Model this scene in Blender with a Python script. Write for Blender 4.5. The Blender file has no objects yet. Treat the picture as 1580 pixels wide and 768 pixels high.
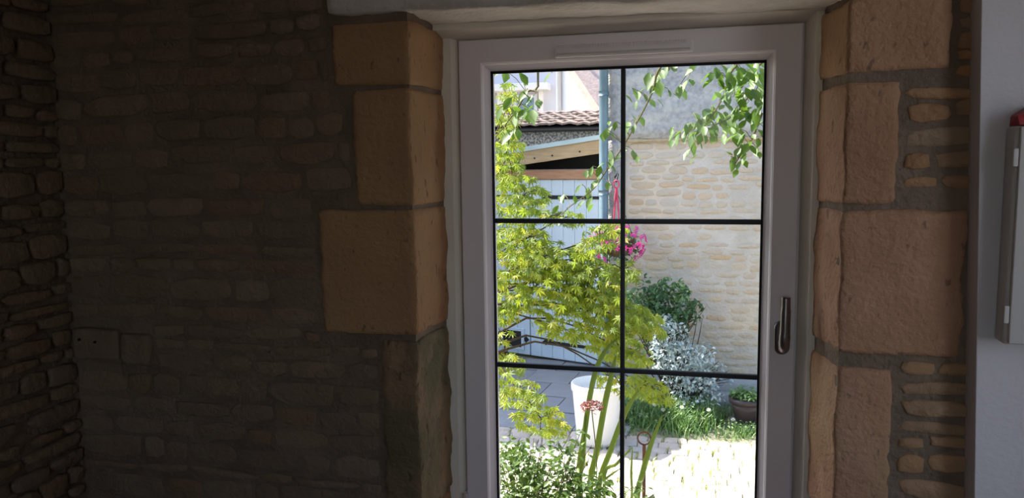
import bpy, math, random
from mathutils import Vector, Matrix, Euler, noise

# ------------------------------------------------------------------ camera, world, sun, daylight
SC = bpy.context.scene
COL = SC.collection
F_PX, YAW, PITCH, ROLL = 1190.0, 0.2383, -0.1099, -0.0128
CAM = Vector((0.1993, -2.098, 1.55))
_r = Vector((math.cos(YAW), math.sin(YAW), 0))
FWD = Vector((-math.sin(YAW) * math.cos(PITCH), math.cos(YAW) * math.cos(PITCH), math.sin(PITCH)))
_u = _r.cross(FWD)
RGT = _r * math.cos(ROLL) + _u * math.sin(ROLL)
UPV = -_r * math.sin(ROLL) + _u * math.cos(ROLL)
cd = bpy.data.cameras.new('camera')
cd.sensor_width = 36.0
cd.lens = F_PX / 1580 * 36.0
cd.clip_start = 0.02
cam = bpy.data.objects.new('camera', cd)
COL.objects.link(cam)
m = Matrix((RGT, UPV, -FWD)).transposed().to_4x4()
m.translation = CAM
cam.matrix_world = m
SC.camera = cam

SUN_EL, SUN_AZ = math.radians(50), math.radians(17)
SUN_DIR = Vector((-math.cos(SUN_EL) * math.cos(SUN_AZ), math.cos(SUN_EL) * math.sin(SUN_AZ), math.sin(SUN_EL)))
w = bpy.data.worlds.new('world')
SC.world = w
w.use_nodes = True
nt = w.node_tree
bg = nt.nodes['Background']
sky = nt.nodes.new('ShaderNodeTexSky')
sky.sky_type = 'NISHITA'
sky.sun_disc = False
sky.sun_elevation = SUN_EL
sky.sun_rotation = math.atan2(SUN_DIR.x, SUN_DIR.y)
sky.dust_density = 1.5
nt.links.new(sky.outputs[0], bg.inputs[0])
bg.inputs[1].default_value = 0.34
sl = bpy.data.lights.new('sun', 'SUN')
sl.energy = 8.5
sl.angle = math.radians(0.6)
sl.color = (1.0, 0.94, 0.84)
so = bpy.data.objects.new('sun', sl)
COL.objects.link(so)
so.location = SUN_DIR * 30
so.rotation_euler = SUN_DIR.to_track_quat('Z', 'Y').to_euler()
# daylight entering through window_2 (the side window of the room, behind and right of the camera)
al = bpy.data.lights.new('window_daylight', 'AREA')
al.shape = 'RECTANGLE'
al.size, al.size_y = 0.7, 1.15
al.energy = 2.8
al.color = (0.97, 0.95, 1.0)
ao = bpy.data.objects.new('window_daylight', al)
COL.objects.link(ao)
ao.location = (1.72, -1.5, 1.55)
ao.rotation_euler = (math.radians(90), 0, math.radians(90))

# fill light added at an unseen opening in the back wall
bl = bpy.data.lights.new('back_fill', 'AREA')
bl.shape = 'RECTANGLE'
bl.size, bl.size_y = 0.9, 1.1
bl.energy = 2.0
bl.color = (1.0, 0.95, 0.95)
bo = bpy.data.objects.new('back_fill', bl)
COL.objects.link(bo)
bo.location = (0.0, -4.33, 1.55)
bo.rotation_euler = (math.radians(90), 0, 0)

vs = SC.view_settings
vs.view_transform = 'Standard'
vs.look = 'None'
vs.exposure = 0.7
vs.gamma = 1.0
vs.use_curve_mapping = False
SC.cycles.use_denoising = True
SC.cycles.max_bounces = 12
SC.cycles.diffuse_bounces = 8
SC.cycles.transparent_max_bounces = 24
SC.cycles.sample_clamp_indirect = 6.0

GZ = -0.45                                   # level of the yard outside (the room's floor is 0)

# ------------------------------------------------------------------ helpers
def at(px, py, Y):
    d = FWD + RGT * ((px - 790) / F_PX) - UPV * ((py - 384) / F_PX)
    return CAM + d * ((Y - CAM.y) / d.y)

def at_ground(px, py, Z=GZ):
    d = FWD + RGT * ((px - 790) / F_PX) - UPV * ((py - 384) / F_PX)
    return CAM + d * ((Z - CAM.z) / d.z)

class MB:
    def __init__(s):
        s.v, s.f = [], []
    def add(s, verts, faces, M=None):
        o = len(s.v)
        s.v += [tuple(M @ Vector(p)) if M else tuple(p) for p in verts]
        s.f += [tuple(i + o for i in f) for f in faces]
        return s
    def mesh(s, name, mat, smooth=False):
        me = bpy.data.meshes.new(name)
        me.from_pydata(s.v, [], s.f)
        me.materials.append(mat)
        if smooth:
            me.polygons.foreach_set('use_smooth', [True] * len(me.polygons))
        me.update()
        return me
    def build(s, name, mat, parent=None, smooth=False, world=False):
        return link(name, s.mesh(name, mat, smooth), parent)

def link(name, me, parent=None, loc=None, rot=None, scale=None, M=None):
    o = bpy.data.objects.new(name, me)
    COL.objects.link(o)
    if M is not None:
        o.matrix_world = M
    else:
        if loc is not None: o.location = loc
        if rot is not None: o.rotation_euler = rot
        if scale is not None: o.scale = scale
    if parent is not None:
        o.parent = parent
        o.matrix_parent_inverse = PINV.get(parent.name, Matrix())
    return o

PINV = {}
def thing(name, label, cat, loc, group=None):
    o = bpy.data.objects.new(name, None)
    COL.objects.link(o)
    o.location = loc
    o.empty_display_size = 0.1
    PINV[o.name] = Matrix.Translation(-Vector(loc))
    tag(o, label, cat, group)
    return o

def tag(o, label=None, cat=None, group=None, kind=None):
    if label: o['label'] = label
    if cat: o['category'] = cat
    if group: o['group'] = group
    if kind: o['kind'] = kind
    return o

def gridbox(lo, hi, xs=None, ys=None, zs=None, r=0.0, amp=0.0, freq=8.0, seed=0, step=None, rag=None):
    """box whose surface is a grid; corners rounded by r, faces roughened by amp"""
    lo, hi = Vector(lo), Vector(hi)
    def axis(a, b):
        if step:
            n = max(2, int(round((b - a) / step)))
            return [a + (b - a) * i / n for i in range(n + 1)]
        rr = min(r, (b - a) * 0.45)
        return [a, b] if rr <= 0 else [a, a + rr * 0.35, a + rr, b - rr, b - rr * 0.35, b]
    X, Y, Z = xs or axis(lo.x, hi.x), ys or axis(lo.y, hi.y), zs or axis(lo.z, hi.z)
    vid, V, Fc = {}, [], []
    def vert(p):
        k = (round(p[0], 6), round(p[1], 6), round(p[2], 6))
        if k not in vid:
            P = Vector(p)
            rr = [min(r, (hi[i] - lo[i]) * 0.45) for i in range(3)]
            q = Vector([min(max(P[i], lo[i] + rr[i]), hi[i] - rr[i]) for i in range(3)])
            d = P - q
            if r > 0 and d.length > 1e-9:
                sc = Vector([d[i] / rr[i] if rr[i] > 0 else 0 for i in range(3)])
                nrm = sc.normalized()
                P = q + Vector([nrm[i] * rr[i] for i in range(3)])
            else:
                nrm = Vector((0, -1, 0))
            if amp:
                n1 = noise.noise(P * freq + Vector((seed * 3.1, seed, 0)))
                n2 = noise.noise(P * freq * 3.3 + Vector((0, seed * 2.7, 0)))
                P = P + nrm * (n1 * amp + n2 * amp * 0.5)
            if rag:
                P = rag(P)
            vid[k] = len(V)
            V.append(tuple(P))
        return vid[k]
    def face(A, B, fn, flip):
        for i in range(len(A) - 1):
            for j in range(len(B) - 1):
                q = [vert(fn(A[i], B[j])), vert(fn(A[i + 1], B[j])), vert(fn(A[i + 1], B[j + 1])), vert(fn(A[i], B[j + 1]))]
                Fc.append(tuple(q[::-1]) if flip else tuple(q))
    face(X, Y, lambda a, b: (a, b, lo.z), True); face(X, Y, lambda a, b: (a, b, hi.z), False)
    face(X, Z, lambda a, b: (a, lo.y, b), False); face(X, Z, lambda a, b: (a, hi.y, b), True)
    face(Y, Z, lambda a, b: (lo.x, a, b), True); face(Y, Z, lambda a, b: (hi.x, a, b), False)
    return V, Fc

def box(lo, hi, r=0.0, **k):
    return gridbox(lo, hi, r=r, **k)

def tube(path, rad, sides=8, cap=True):
    P = [Vector(p) for p in path]
    V, Fc = [], []
    if not isinstance(rad, (list, tuple)): rad = [rad] * len(P)
    ref = Vector((0.31, 0.17, 0.94))
    for i, p in enumerate(P):
        t = (P[min(i + 1, len(P) - 1)] - P[max(i - 1, 0)]).normalized()
        if abs(t.dot(ref)) > 0.97: ref = Vector((1, 0, 0.1)).normalized()
        a = t.cross(ref).normalized(); b = t.cross(a)
        for k in range(sides):
            an = 2 * math.pi * k / sides
            V.append(tuple(p + (a * math.cos(an) + b * math.sin(an)) * rad[i]))
    for i in range(len(P) - 1):
        for k in range(sides):
            k2 = (k + 1) % sides
            Fc.append((i * sides + k, i * sides + k2, (i + 1) * sides + k2, (i + 1) * sides + k))
    if cap:
        Fc.append(tuple(range(sides)))
        Fc.append(tuple((len(P) - 1) * sides + k for k in reversed(range(sides))))
    return V, Fc

def smooth_path(pts, n=6):
    P = [Vector(p) for p in pts]
    if len(P) < 3: return P
    out = []
    for i in range(len(P) - 1):
        p0, p1, p2, p3 = P[max(i - 1, 0)], P[i], P[i + 1], P[min(i + 2, len(P) - 1)]
        for k in range(n):
            t = k / n
            out.append(0.5 * ((2 * p1) + (p2 - p0) * t + (2 * p0 - 5 * p1 + 4 * p2 - p3) * t * t + (3 * p1 - p0 - 3 * p2 + p3) * t ** 3))
    out.append(P[-1])
    return out

def lathe(prof, c, sides=32):
    V, Fc = [], []
    for (r, z) in prof:
        for k in range(sides):
            a = 2 * math.pi * k / sides
            V.append((c[0] + r * math.cos(a), c[1] + r * math.sin(a), c[2] + z))
    for i in range(len(prof) - 1):
        for k in range(sides):
            k2 = (k + 1) % sides
            Fc.append((i * sides + k, i * sides + k2, (i + 1) * sides + k2, (i + 1) * sides + k))
    Fc.append(tuple(reversed(range(sides))))
    Fc.append(tuple((len(prof) - 1) * sides + k for k in range(sides)))
    return V, Fc

# ------------------------------------------------------------------ materials
def mat(name, col, rough=0.8, col2=None, scale=6.0, bump=0.0, bscale=60.0, obj_rand=0.0, metallic=0.0, detail=6.0,
        col3=None, spec=0.3, stretch=None, contrast=(0.35, 0.65), rand_cols=None, bump2=0.0, pits=None):
    M = bpy.data.materials.new(name)
    M.use_nodes = True
    N, L = M.node_tree.nodes, M.node_tree.links
    b = N['Principled BSDF']
    b.inputs['Roughness'].default_value = rough
    b.inputs['Metallic'].default_value = metallic
    b.inputs['Specular IOR Level'].default_value = spec
    geo = N.new('ShaderNodeNewGeometry')
    vec = geo.outputs['Position']
    if stretch:
        mp = N.new('ShaderNodeMapping'); mp.inputs['Scale'].default_value = stretch
        L.new(vec, mp.inputs[0]); vec = mp.outputs[0]
    c0 = None
    if rand_cols:
        oi = N.new('ShaderNodeObjectInfo')
        rp = N.new('ShaderNodeValToRGB'); rp.color_ramp.interpolation = 'LINEAR'
        els = rp.color_ramp.elements
        while len(els) < len(rand_cols): els.new(0.5)
        for i, c in enumerate(rand_cols):
            els[i].position = i / max(1, len(rand_cols) - 1); els[i].color = (*c, 1)
        L.new(oi.outputs['Random'], rp.inputs[0]); c0 = rp.outputs[0]
    if col2 or c0 is not None:
        nz = N.new('ShaderNodeTexNoise'); nz.inputs['Scale'].default_value = scale; nz.inputs['Detail'].default_value = detail
        L.new(vec, nz.inputs['Vector'])
        mr = N.new('ShaderNodeMapRange'); mr.inputs[1].default_value = contrast[0]; mr.inputs[2].default_value = contrast[1]
        L.new(nz.outputs[0], mr.inputs[0])
        mx = N.new('ShaderNodeMix'); mx.data_type = 'RGBA'
        L.new(mr.outputs[0], mx.inputs[0])
        mx.inputs[6].default_value = (*col, 1)
        if c0 is not None: L.new(c0, mx.inputs[6])
        mx.inputs[7].default_value = (*(col2 or col), 1)
        if c0 is not None:
            mr.inputs[4].default_value = 0.45
        out = mx.outputs[2]
        if col3:
            n3 = N.new('ShaderNodeTexNoise'); n3.inputs['Scale'].default_value = scale * 0.23; n3.inputs['Detail'].default_value = 3
            L.new(vec, n3.inputs['Vector'])
            m3 = N.new('ShaderNodeMapRange'); m3.inputs[1].default_value = 0.52; m3.inputs[2].default_value = 0.68
            L.new(n3.outputs[0], m3.inputs[0])
            x3 = N.new('ShaderNodeMix'); x3.data_type = 'RGBA'
            L.new(m3.outputs[0], x3.inputs[0]); L.new(out, x3.inputs[6]); x3.inputs[7].default_value = (*col3, 1)
            out = x3.outputs[2]
        if pits:
            n4 = N.new('ShaderNodeTexNoise'); n4.inputs['Scale'].default_value = 46; n4.inputs['Detail'].default_value = 5
            mp4 = N.new('ShaderNodeMapping'); mp4.inputs['Scale'].default_value = (1, 1, 0.55)
            L.new(vec, mp4.inputs[0]); L.new(mp4.outputs[0], n4.inputs['Vector'])
            m4 = N.new('ShaderNodeMapRange'); m4.inputs[1].default_value = 0.63; m4.inputs[2].default_value = 0.70; m4.inputs[4].default_value = 0.75
            L.new(n4.outputs[0], m4.inputs[0])
            x4 = N.new('ShaderNodeMix'); x4.data_type = 'RGBA'
            L.new(m4.outputs[0], x4.inputs[0]); L.new(out, x4.inputs[6]); x4.inputs[7].default_value = (*pits, 1)
            out = x4.outputs[2]
        L.new(out, b.inputs['Base Color'])
    else:
        b.inputs['Base Color'].default_value = (*col, 1)
    if bump:
        nb = N.new('ShaderNodeTexNoise'); nb.inputs['Scale'].default_value = bscale; nb.inputs['Detail'].default_value = 8
        L.new(vec, nb.inputs['Vector'])
        bp = N.new('ShaderNodeBump'); bp.inputs['Strength'].default_value = bump; bp.inputs['Distance'].default_value = 0.01
        L.new(nb.outputs[0], bp.inputs['Height'])
        if bump2:
            vo = N.new('ShaderNodeTexNoise'); vo.inputs['Scale'].default_value = bscale * 0.2; vo.inputs['Detail'].default_value = 4
            L.new(vec, vo.inputs['Vector'])
            b2 = N.new('ShaderNodeBump'); b2.inputs['Strength'].default_value = bump2; b2.inputs['Distance'].default_value = 0.02
            L.new(vo.outputs[0], b2.inputs['Height']); L.new(b2.outputs[0], bp.inputs['Normal'])
        L.new(bp.outputs[0], b.inputs['Normal'])
    return M

def leafmat(name, cols, island=False, trans=0.5, rough=0.5, tcol=None):
    M = bpy.data.materials.new(name)
    M.use_nodes = True
    N, L = M.node_tree.nodes, M.node_tree.links
    N.remove(N['Principled BSDF'])
    out = N['Material Output']
    rp = N.new('ShaderNodeValToRGB')
    els = rp.color_ramp.elements
    while len(els) < len(cols): els.new(0.5)
    for i, c in enumerate(cols):
        els[i].position = i / max(1, len(cols) - 1); els[i].color = (*c, 1)
    if island:
        g = N.new('ShaderNodeNewGeometry'); L.new(g.outputs['Random Per Island'], rp.inputs[0])
    else:
        g = N.new('ShaderNodeObjectInfo'); L.new(g.outputs['Random'], rp.inputs[0])
    d = N.new('ShaderNodeBsdfDiffuse'); t = N.new('ShaderNodeBsdfTranslucent'); gl = N.new('ShaderNodeBsdfGlossy')
    gl.inputs['Roughness'].default_value = rough
    L.new(rp.outputs[0], d.inputs[0])
    hs = N.new('ShaderNodeMix'); hs.data_type = 'RGBA'; hs.blend_type = 'MIX'
    hs.inputs[0].default_value = 0.35
    L.new(rp.outputs[0], hs.inputs[6]); hs.inputs[7].default_value = (*(tcol or (0.6, 0.72, 0.06)), 1)
    L.new(hs.outputs[2], t.inputs[0])
    mx = N.new('ShaderNodeMixShader'); mx.inputs[0].default_value = trans
    L.new(d.outputs[0], mx.inputs[1]); L.new(t.outputs[0], mx.inputs[2])
    m2 = N.new('ShaderNodeMixShader'); m2.inputs[0].default_value = 0.05
    L.new(mx.outputs[0], m2.inputs[1]); L.new(gl.outputs[0], m2.inputs[2])
    L.new(m2.outputs[0], out.inputs[0])
    return M

def glassmat(name):
    M = bpy.data.materials.new(name)
    M.use_nodes = True
    N, L = M.node_tree.nodes, M.node_tree.links
    N.remove(N['Principled BSDF'])
    t = N.new('ShaderNodeBsdfTransparent'); t.inputs[0].default_value = (0.97, 0.985, 0.98, 1)
    g = N.new('ShaderNodeBsdfGlossy'); g.inputs['Roughness'].default_value = 0.02
    fr = N.new('ShaderNodeFresnel'); fr.inputs[0].default_value = 1.3
    mx = N.new('ShaderNodeMixShader')
    L.new(fr.outputs[0], mx.inputs[0]); L.new(t.outputs[0], mx.inputs[1]); L.new(g.outputs[0], mx.inputs[2])
    L.new(mx.outputs[0], N['Material Output'].inputs[0])
    return M

MT = {}
MT['mortar_in'] = mat('interior lime mortar', (0.25, 0.19, 0.14), 0.95, (0.18, 0.135, 0.10), 9, 0.9, 70, bump2=0.5)
MT['rubble'] = mat('interior rubble limestone', (0.3, 0.23, 0.17), 0.95, (0.20, 0.145, 0.10), 16, 0.9, 55, bump2=0.6,
                   rand_cols=[(0.28, 0.21, 0.145), (0.23, 0.175, 0.125), (0.30, 0.23, 0.16), (0.26, 0.175, 0.11)])
MT['rubble_warm'] = mat('interior orange rubble', (0.45, 0.26, 0.13), 0.95, (0.28, 0.19, 0.12), 18, 0.9, 55, bump2=0.6,
                        rand_cols=[(0.50, 0.25, 0.11), (0.36, 0.24, 0.15), (0.46, 0.27, 0.14), (0.36, 0.26, 0.18)])
MT['quoin'] = mat('dressed quoin limestone', (0.50, 0.29, 0.185), 0.92, (0.41, 0.23, 0.14), 5, 0.7, 75, col3=(0.53, 0.37, 0.2), bump2=0.3, pits=(0.20, 0.13, 0.09))
MT['quoin_brown'] = mat('brown dressed limestone', (0.43, 0.24, 0.13), 0.92, (0.35, 0.185, 0.10), 5, 0.7, 75, col3=(0.48, 0.31, 0.16), bump2=0.3, pits=(0.17, 0.11, 0.07))
MT['quoin_moss'] = mat('weathered mossy quoin', (0.36, 0.235, 0.14), 0.95, (0.19, 0.15, 0.09), 14, 1.0, 60, col3=(0.17, 0.145, 0.085), bump2=0.9, pits=(0.07, 0.055, 0.04))
MT['lintel'] = mat('whitewashed rough plaster', (0.84, 0.81, 0.77), 0.9, (0.72, 0.68, 0.62), 7, 0.6, 45, bump2=0.5)
MT['pvc'] = mat('white window plastic', (0.84, 0.80, 0.84), 0.38, spec=0.4)
MT['liner'] = mat('cream window lining', (0.86, 0.83, 0.74), 0.6, (0.80, 0.76, 0.66), 5)
MT['gasket'] = mat('black rubber', (0.015, 0.015, 0.017), 0.6)
MT['bar'] = mat('dark glazing bar', (0.035, 0.04, 0.045), 0.45)
MT['handle'] = mat('dark satin metal', (0.23, 0.21, 0.215), 0.32, metallic=0.9)
MT['glass'] = glassmat('window glass')
MT['paint'] = mat('white wall paint', (0.70, 0.69, 0.72), 0.85, (0.67, 0.66, 0.69), 3, 0.15, 90)
MT['paint2'] = mat('room plaster', (0.72, 0.69, 0.67), 0.9, (0.69, 0.66, 0.64), 3, 0.2, 60)
MT['floor'] = mat('terracotta floor', (0.36, 0.24, 0.17), 0.7, (0.30, 0.19, 0.13), 4, 0.2, 40)
MT['ceil'] = mat('ceiling plaster', (0.62, 0.58, 0.54), 0.9, (0.58, 0.54, 0.5), 3)
MT['boxwhite'] = mat('white plastic', (0.60, 0.585, 0.57), 0.5)
MT['red'] = mat('red plastic film', (0.42, 0.012, 0.016), 0.45, (0.30, 0.008, 0.012), 20, 0.3, 30)
# outside
MT['ext_mortar'] = mat('pale lime render', (0.61, 0.545, 0.48), 0.95, (0.51, 0.45, 0.38), 7, 0.8, 40, col3=(0.67, 0.55, 0.42), bump2=0.6)
MT['ext_stone'] = mat('ochre wall stone', (0.58, 0.44, 0.28), 0.95, (0.50, 0.43, 0.34), 9, 0.9, 45, bump2=0.7,
                      rand_cols=[(0.60, 0.45, 0.30), (0.55, 0.46, 0.37), (0.61, 0.48, 0.34), (0.56, 0.49, 0.41), (0.58, 0.40, 0.24)])
MT['roughcast'] = mat('grey roughcast cement', (0.47, 0.46, 0.45), 0.97, (0.32, 0.315, 0.31), 26, 1.0, 55, col3=(0.56, 0.53, 0.47), bump2=1.0)
MT['ochre_edge'] = mat('ochre ledge', (0.5, 0.38, 0.22), 0.95, (0.4, 0.3, 0.19), 20, 0.8, 40)
MT['plinth'] = mat('concrete plinth', (0.40, 0.40, 0.39), 0.95, (0.30, 0.31, 0.31), 9, 0.6, 50)
MT['zinc'] = mat('weathered zinc', (0.20, 0.28, 0.31), 0.5, (0.15, 0.22, 0.255), 6, 0.15, 30, metallic=0.35)
MT['flash'] = mat('pale zinc flashing', (0.42, 0.53, 0.55), 0.5, (0.36, 0.46, 0.49), 6, metallic=0.2)
MT['oak'] = mat('pale fascia timber', (0.50, 0.37, 0.22), 0.85, (0.40, 0.29, 0.17), 5, 0.3, 50, stretch=(1, 1, 8))
MT['beam'] = mat('reddish timber beam', (0.50, 0.29, 0.18), 0.85, (0.38, 0.21, 0.13), 6, 0.3, 50, stretch=(1, 1, 8))
MT['doorpaint'] = mat('pale blue door paint', (0.60, 0.71, 0.80), 0.6, (0.55, 0.66, 0.76), 3, 0.1, 40)
MT['iron'] = mat('black iron', (0.02, 0.02, 0.022), 0.6)
MT['dark'] = mat('dark fill', (0.03, 0.03, 0.03), 0.95)  # near black, also paints the shade in the garage gap
MT['tile'] = mat('old roof tile', (0.30, 0.25, 0.23), 0.95, (0.24, 0.19, 0.17), 14, 0.6, 30,
                 rand_cols=[(0.25, 0.20, 0.18), (0.18, 0.15, 0.14), (0.28, 0.22, 0.20), (0.15, 0.125, 0.12)])
MT['pebble'] = mat('grey pebbledash', (0.32, 0.335, 0.34), 0.97, (0.10, 0.11, 0.12), 34, 1.0, 40, bump2=1.0, contrast=(0.42, 0.56))
MT['whitewall'] = mat('white house render', (0.80, 0.75, 0.72), 0.9, (0.76, 0.71, 0.68), 2)
MT['shaded_white'] = mat('white render in shade', (0.62, 0.60, 0.64), 0.8, (0.58, 0.56, 0.6), 2)  # far house's white with its lilac shade put into the colour
MT['pinktile'] = mat('pink verge tile', (0.58, 0.42, 0.35), 0.9, (0.46, 0.33, 0.28), 9, 0.5, 30)
MT['soil'] = mat('yard earth joints', (0.30, 0.28, 0.22), 1.0, (0.22, 0.22, 0.13), 6, 0.8, 30)
MT['sett'] = mat('granite sett', (0.48, 0.43, 0.38), 0.9, (0.42, 0.36, 0.30), 12, 0.6, 50,
                 rand_cols=[(0.58, 0.50, 0.44), (0.52, 0.45, 0.40), (0.61, 0.53, 0.48), (0.54, 0.49, 0.45)])
MT['slab'] = mat('grey paving slab', (0.30, 0.31, 0.33), 0.9, (0.24, 0.25, 0.27), 5, 0.5, 40,
                 rand_cols=[(0.31, 0.32, 0.34), (0.27, 0.28, 0.30), (0.34, 0.34, 0.36)])
MT['potwhite'] = mat('white glazed planter', (0.82, 0.81, 0.79), 0.4, (0.76, 0.75, 0.73), 3)
MT['potdark'] = mat('dark brown glazed pot', (0.075, 0.05, 0.05), 0.35, (0.05, 0.04, 0.045), 8)
MT['bark'] = mat('maple bark', (0.12, 0.09, 0.06), 0.9, (0.08, 0.06, 0.045), 20, 0.5, 60)
MT['twig'] = mat('green brown twig', (0.17, 0.16, 0.07), 0.8)
MT['rust'] = mat('rusty iron', (0.20, 0.09, 0.05), 0.8, (0.12, 0.06, 0.04), 30, 0.4, 60)
MT['ribbon'] = mat('crimson ribbon', (0.62, 0.06, 0.12), 0.6)
MT['wicker'] = mat('brown basket', (0.14, 0.09, 0.05), 0.9, (0.09, 0.06, 0.04), 25, 0.6, 60)
MC = [(0.10, 0.19, 0.02), (0.19, 0.29, 0.03), (0.31, 0.40, 0.04), (0.23, 0.32, 0.03), (0.52, 0.48, 0.06)]
MT['maple'] = leafmat('maple leaf', MC, False, 0.55, tcol=(0.62, 0.74, 0.05))
MT['maple_i'] = leafmat('maple foliage', MC, True, 0.55, tcol=(0.62, 0.74, 0.05))
VC = [(0.05, 0.13, 0.02), (0.08, 0.18, 0.025), (0.13, 0.25, 0.035)]
MT['vine'] = leafmat('vine leaf', VC, False, 0.45, tcol=(0.34, 0.58, 0.04))
BC = [(0.035, 0.085, 0.015), (0.07, 0.14, 0.02), (0.12, 0.20, 0.03)]
MT['bush'] = leafmat('bush leaf', BC, False, 0.3, tcol=(0.25, 0.42, 0.04))
MT['bush_i'] = leafmat('bush foliage', BC, True, 0.3, tcol=(0.25, 0.42, 0.04))
MT['shrub_i'] = leafmat('dark shrub foliage', [(0.035, 0.09, 0.035), (0.07, 0.16, 0.06), (0.13, 0.24, 0.09)], True, 0.25, tcol=(0.2, 0.4, 0.08))
MT['silver_i'] = leafmat('silver foliage', [(0.30, 0.38, 0.37), (0.48, 0.56, 0.55), (0.66, 0.73, 0.72)], True, 0.15, tcol=(0.5, 0.6, 0.5))
MT['grass_i'] = leafmat('grass blades', [(0.07, 0.16, 0.04), (0.15, 0.28, 0.08), (0.30, 0.42, 0.18)], True, 0.35, tcol=(0.3, 0.5, 0.08))
MT['drygrass_i'] = leafmat('joint grass', [(0.35, 0.36, 0.12), (0.45, 0.44, 0.18), (0.25, 0.32, 0.08)], True, 0.35)
MT['blade'] = leafmat('iris blade', [(0.07, 0.15, 0.025), (0.11, 0.20, 0.04)], False, 0.4)
MT['magenta'] = leafmat('magenta petal', [(0.55, 0.02, 0.22), (0.72, 0.03, 0.33), (0.45, 0.02, 0.28)], False, 0.3, tcol=(0.8, 0.05, 0.4))
MT['whitepetal'] = leafmat('white petal', [(0.8, 0.8, 0.78), (0.85, 0.85, 0.82)], False, 0.3, tcol=(0.8, 0.8, 0.75))
MT['dustypink'] = leafmat('dusty pink floret', [(0.30, 0.09, 0.09), (0.40, 0.16, 0.16), (0.22, 0.07, 0.05)], True, 0.2, tcol=(0.6, 0.3, 0.3))

# ------------------------------------------------------------------ stones
def stone_mesh(name, material, seed, n=10, p=5.0, bulge=0.10):
    rnd = random.Random(seed)
    ring = []
    for k in range(n):
        a = 2 * math.pi * (k + rnd.uniform(-0.2, 0.2)) / n
        c, s = math.cos(a), math.sin(a)
        q = (abs(c) ** p + abs(s) ** p) ** (-1 / p)
        q *= rnd.uniform(0.86, 1.03)
        ring.append((0.5 * q * c, 0.5 * q * s))
    V, Fc = [], []
    for sc, d in ((1.0, 0.0), (1.0, -0.6), (0.84, -0.97)):
        for (x, z) in ring:
            V.append((x * sc + (rnd.uniform(-.015, .015)), d + rnd.uniform(-.1, .1) * (d < 0), z * sc + rnd.uniform(-.02, .02)))
    V.append((rnd.uniform(-.1, .1), -1.0 - bulge, rnd.uniform(-.1, .1)))
    for i in range(2):
        for k in range(n):
            k2 = (k + 1) % n
            Fc.append((i * n + k, i * n + k2, (i + 1) * n + k2, (i + 1) * n + k))
    for k in range(n):
        Fc.append((2 * n + k, 2 * n + (k + 1) % n, 3 * n))
    return MB().add(V, Fc).mesh(name, material, True)

def courses(x0, x1, z0, z1, hr, wr, blocks, seed, gap=0.008, wob=0.012):
    """irregular rubble courses -> list of (x, z, w, h) centres; blocks = rectangles kept free"""
    rnd = random.Random(seed)
    out, z = [], z0
    while z < z1:
        h = rnd.uniform(*hr)
        x = x0
        while x < x1 - 0.02:
            ww = rnd.uniform(*wr)
            xe = min(x + ww, x1)
            if x1 - xe < wr[0] * 0.5: xe = x1
            dz = wob * noise.noise(Vector((x * 2.1, z * 3, seed)))
            zc = z + h / 2 + dz
            a, b = x, xe
            for (bx0, bx1, bz0, bz1) in blocks:
                if zc + h * 0.4 > bz0 and zc - h * 0.4 < bz1:
                    if a >= bx0 and b <= bx1: a = b
                    elif a < bx0 < b <= bx1 + 1e-6: b = bx0
                    elif bx0 <= a < bx1 < b: a = bx1
                    elif a < bx0 and b > bx1: b = bx0
            if b - a > 0.022:
                hh = h * rnd.uniform(0.82, 1.0)
                out.append(((a + b) / 2, zc + rnd.uniform(-.004, .004), b - a - gap, hh - gap))
            x = xe
        z += h
    return out

# ------------------------------------------------------------------ the room
WY = -0.25                       # inner face of the front wall
ROOM = dict(x0=-1.57, x1=1.6, y1=-4.2, z1=2.55)
LQ = [(-0.71, 1.752, 1.905), (-0.66, 1.448, 1.742), (-0.766, 1.112, 1.436), (-0.60, 0.62, 1.098), (-0.72, 0.30, 0.61), (-0.60, 0.0, 0.29)]
RQ = [(0.711, 1.739, 1.893), (0.617, 1.452, 1.716), (0.761, 1.113, 1.438), (0.629, 0.70, 1.081), (0.75, 0.36, 0.69), (0.63, 0.0, 0.35)]
LX, RX = -0.503, 0.508            # inner corners of the opening

mb = MB()
def prism(pts, a, b, axis):
    n = len(pts)
    V = []
    for t in (a, b):
        for (p, q) in pts:
            V.append((p, q, t) if axis == 'z' else (t, p, q))
    Fc = [tuple(reversed(range(n))), tuple(range(n, 2 * n))] + [(i, (i + 1) % n, n + (i + 1) % n, n + i) for i in range(n)]
    return V, Fc
EXT = 0.31                        # outer face of the front wall
mb.add(*prism([(-1.95, WY - 0.003), (LX - 0.005, WY - 0.003), (LX + 0.010, -0.024), (LX + 0.003, -0.024), (LX + 0.003, EXT), (-1.95, EXT)], -0.5, 3.2, 'z'))
mb.add(*prism([(2.2, WY - 0.003), (2.2, EXT), (RX - 0.003, EXT), (RX - 0.003, -0.024), (RX - 0.034, -0.024), (RX + 0.005, WY - 0.003)], -0.5, 3.2, 'z'))
mb.add(*box((LX - 0.012, WY + 0.03, 1.98), (RX + 0.012, EXT, 3.2)))
mb.add(*box((LX - 0.012, WY + 0.008, -0.5), (RX + 0.012, EXT, -0.02)))
wall_front = mb.build('wall_front', MT['mortar_in'])
tag(wall_front, 'rubble stone wall with dressed quoins around the window', 'wall', kind='structure')

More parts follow.
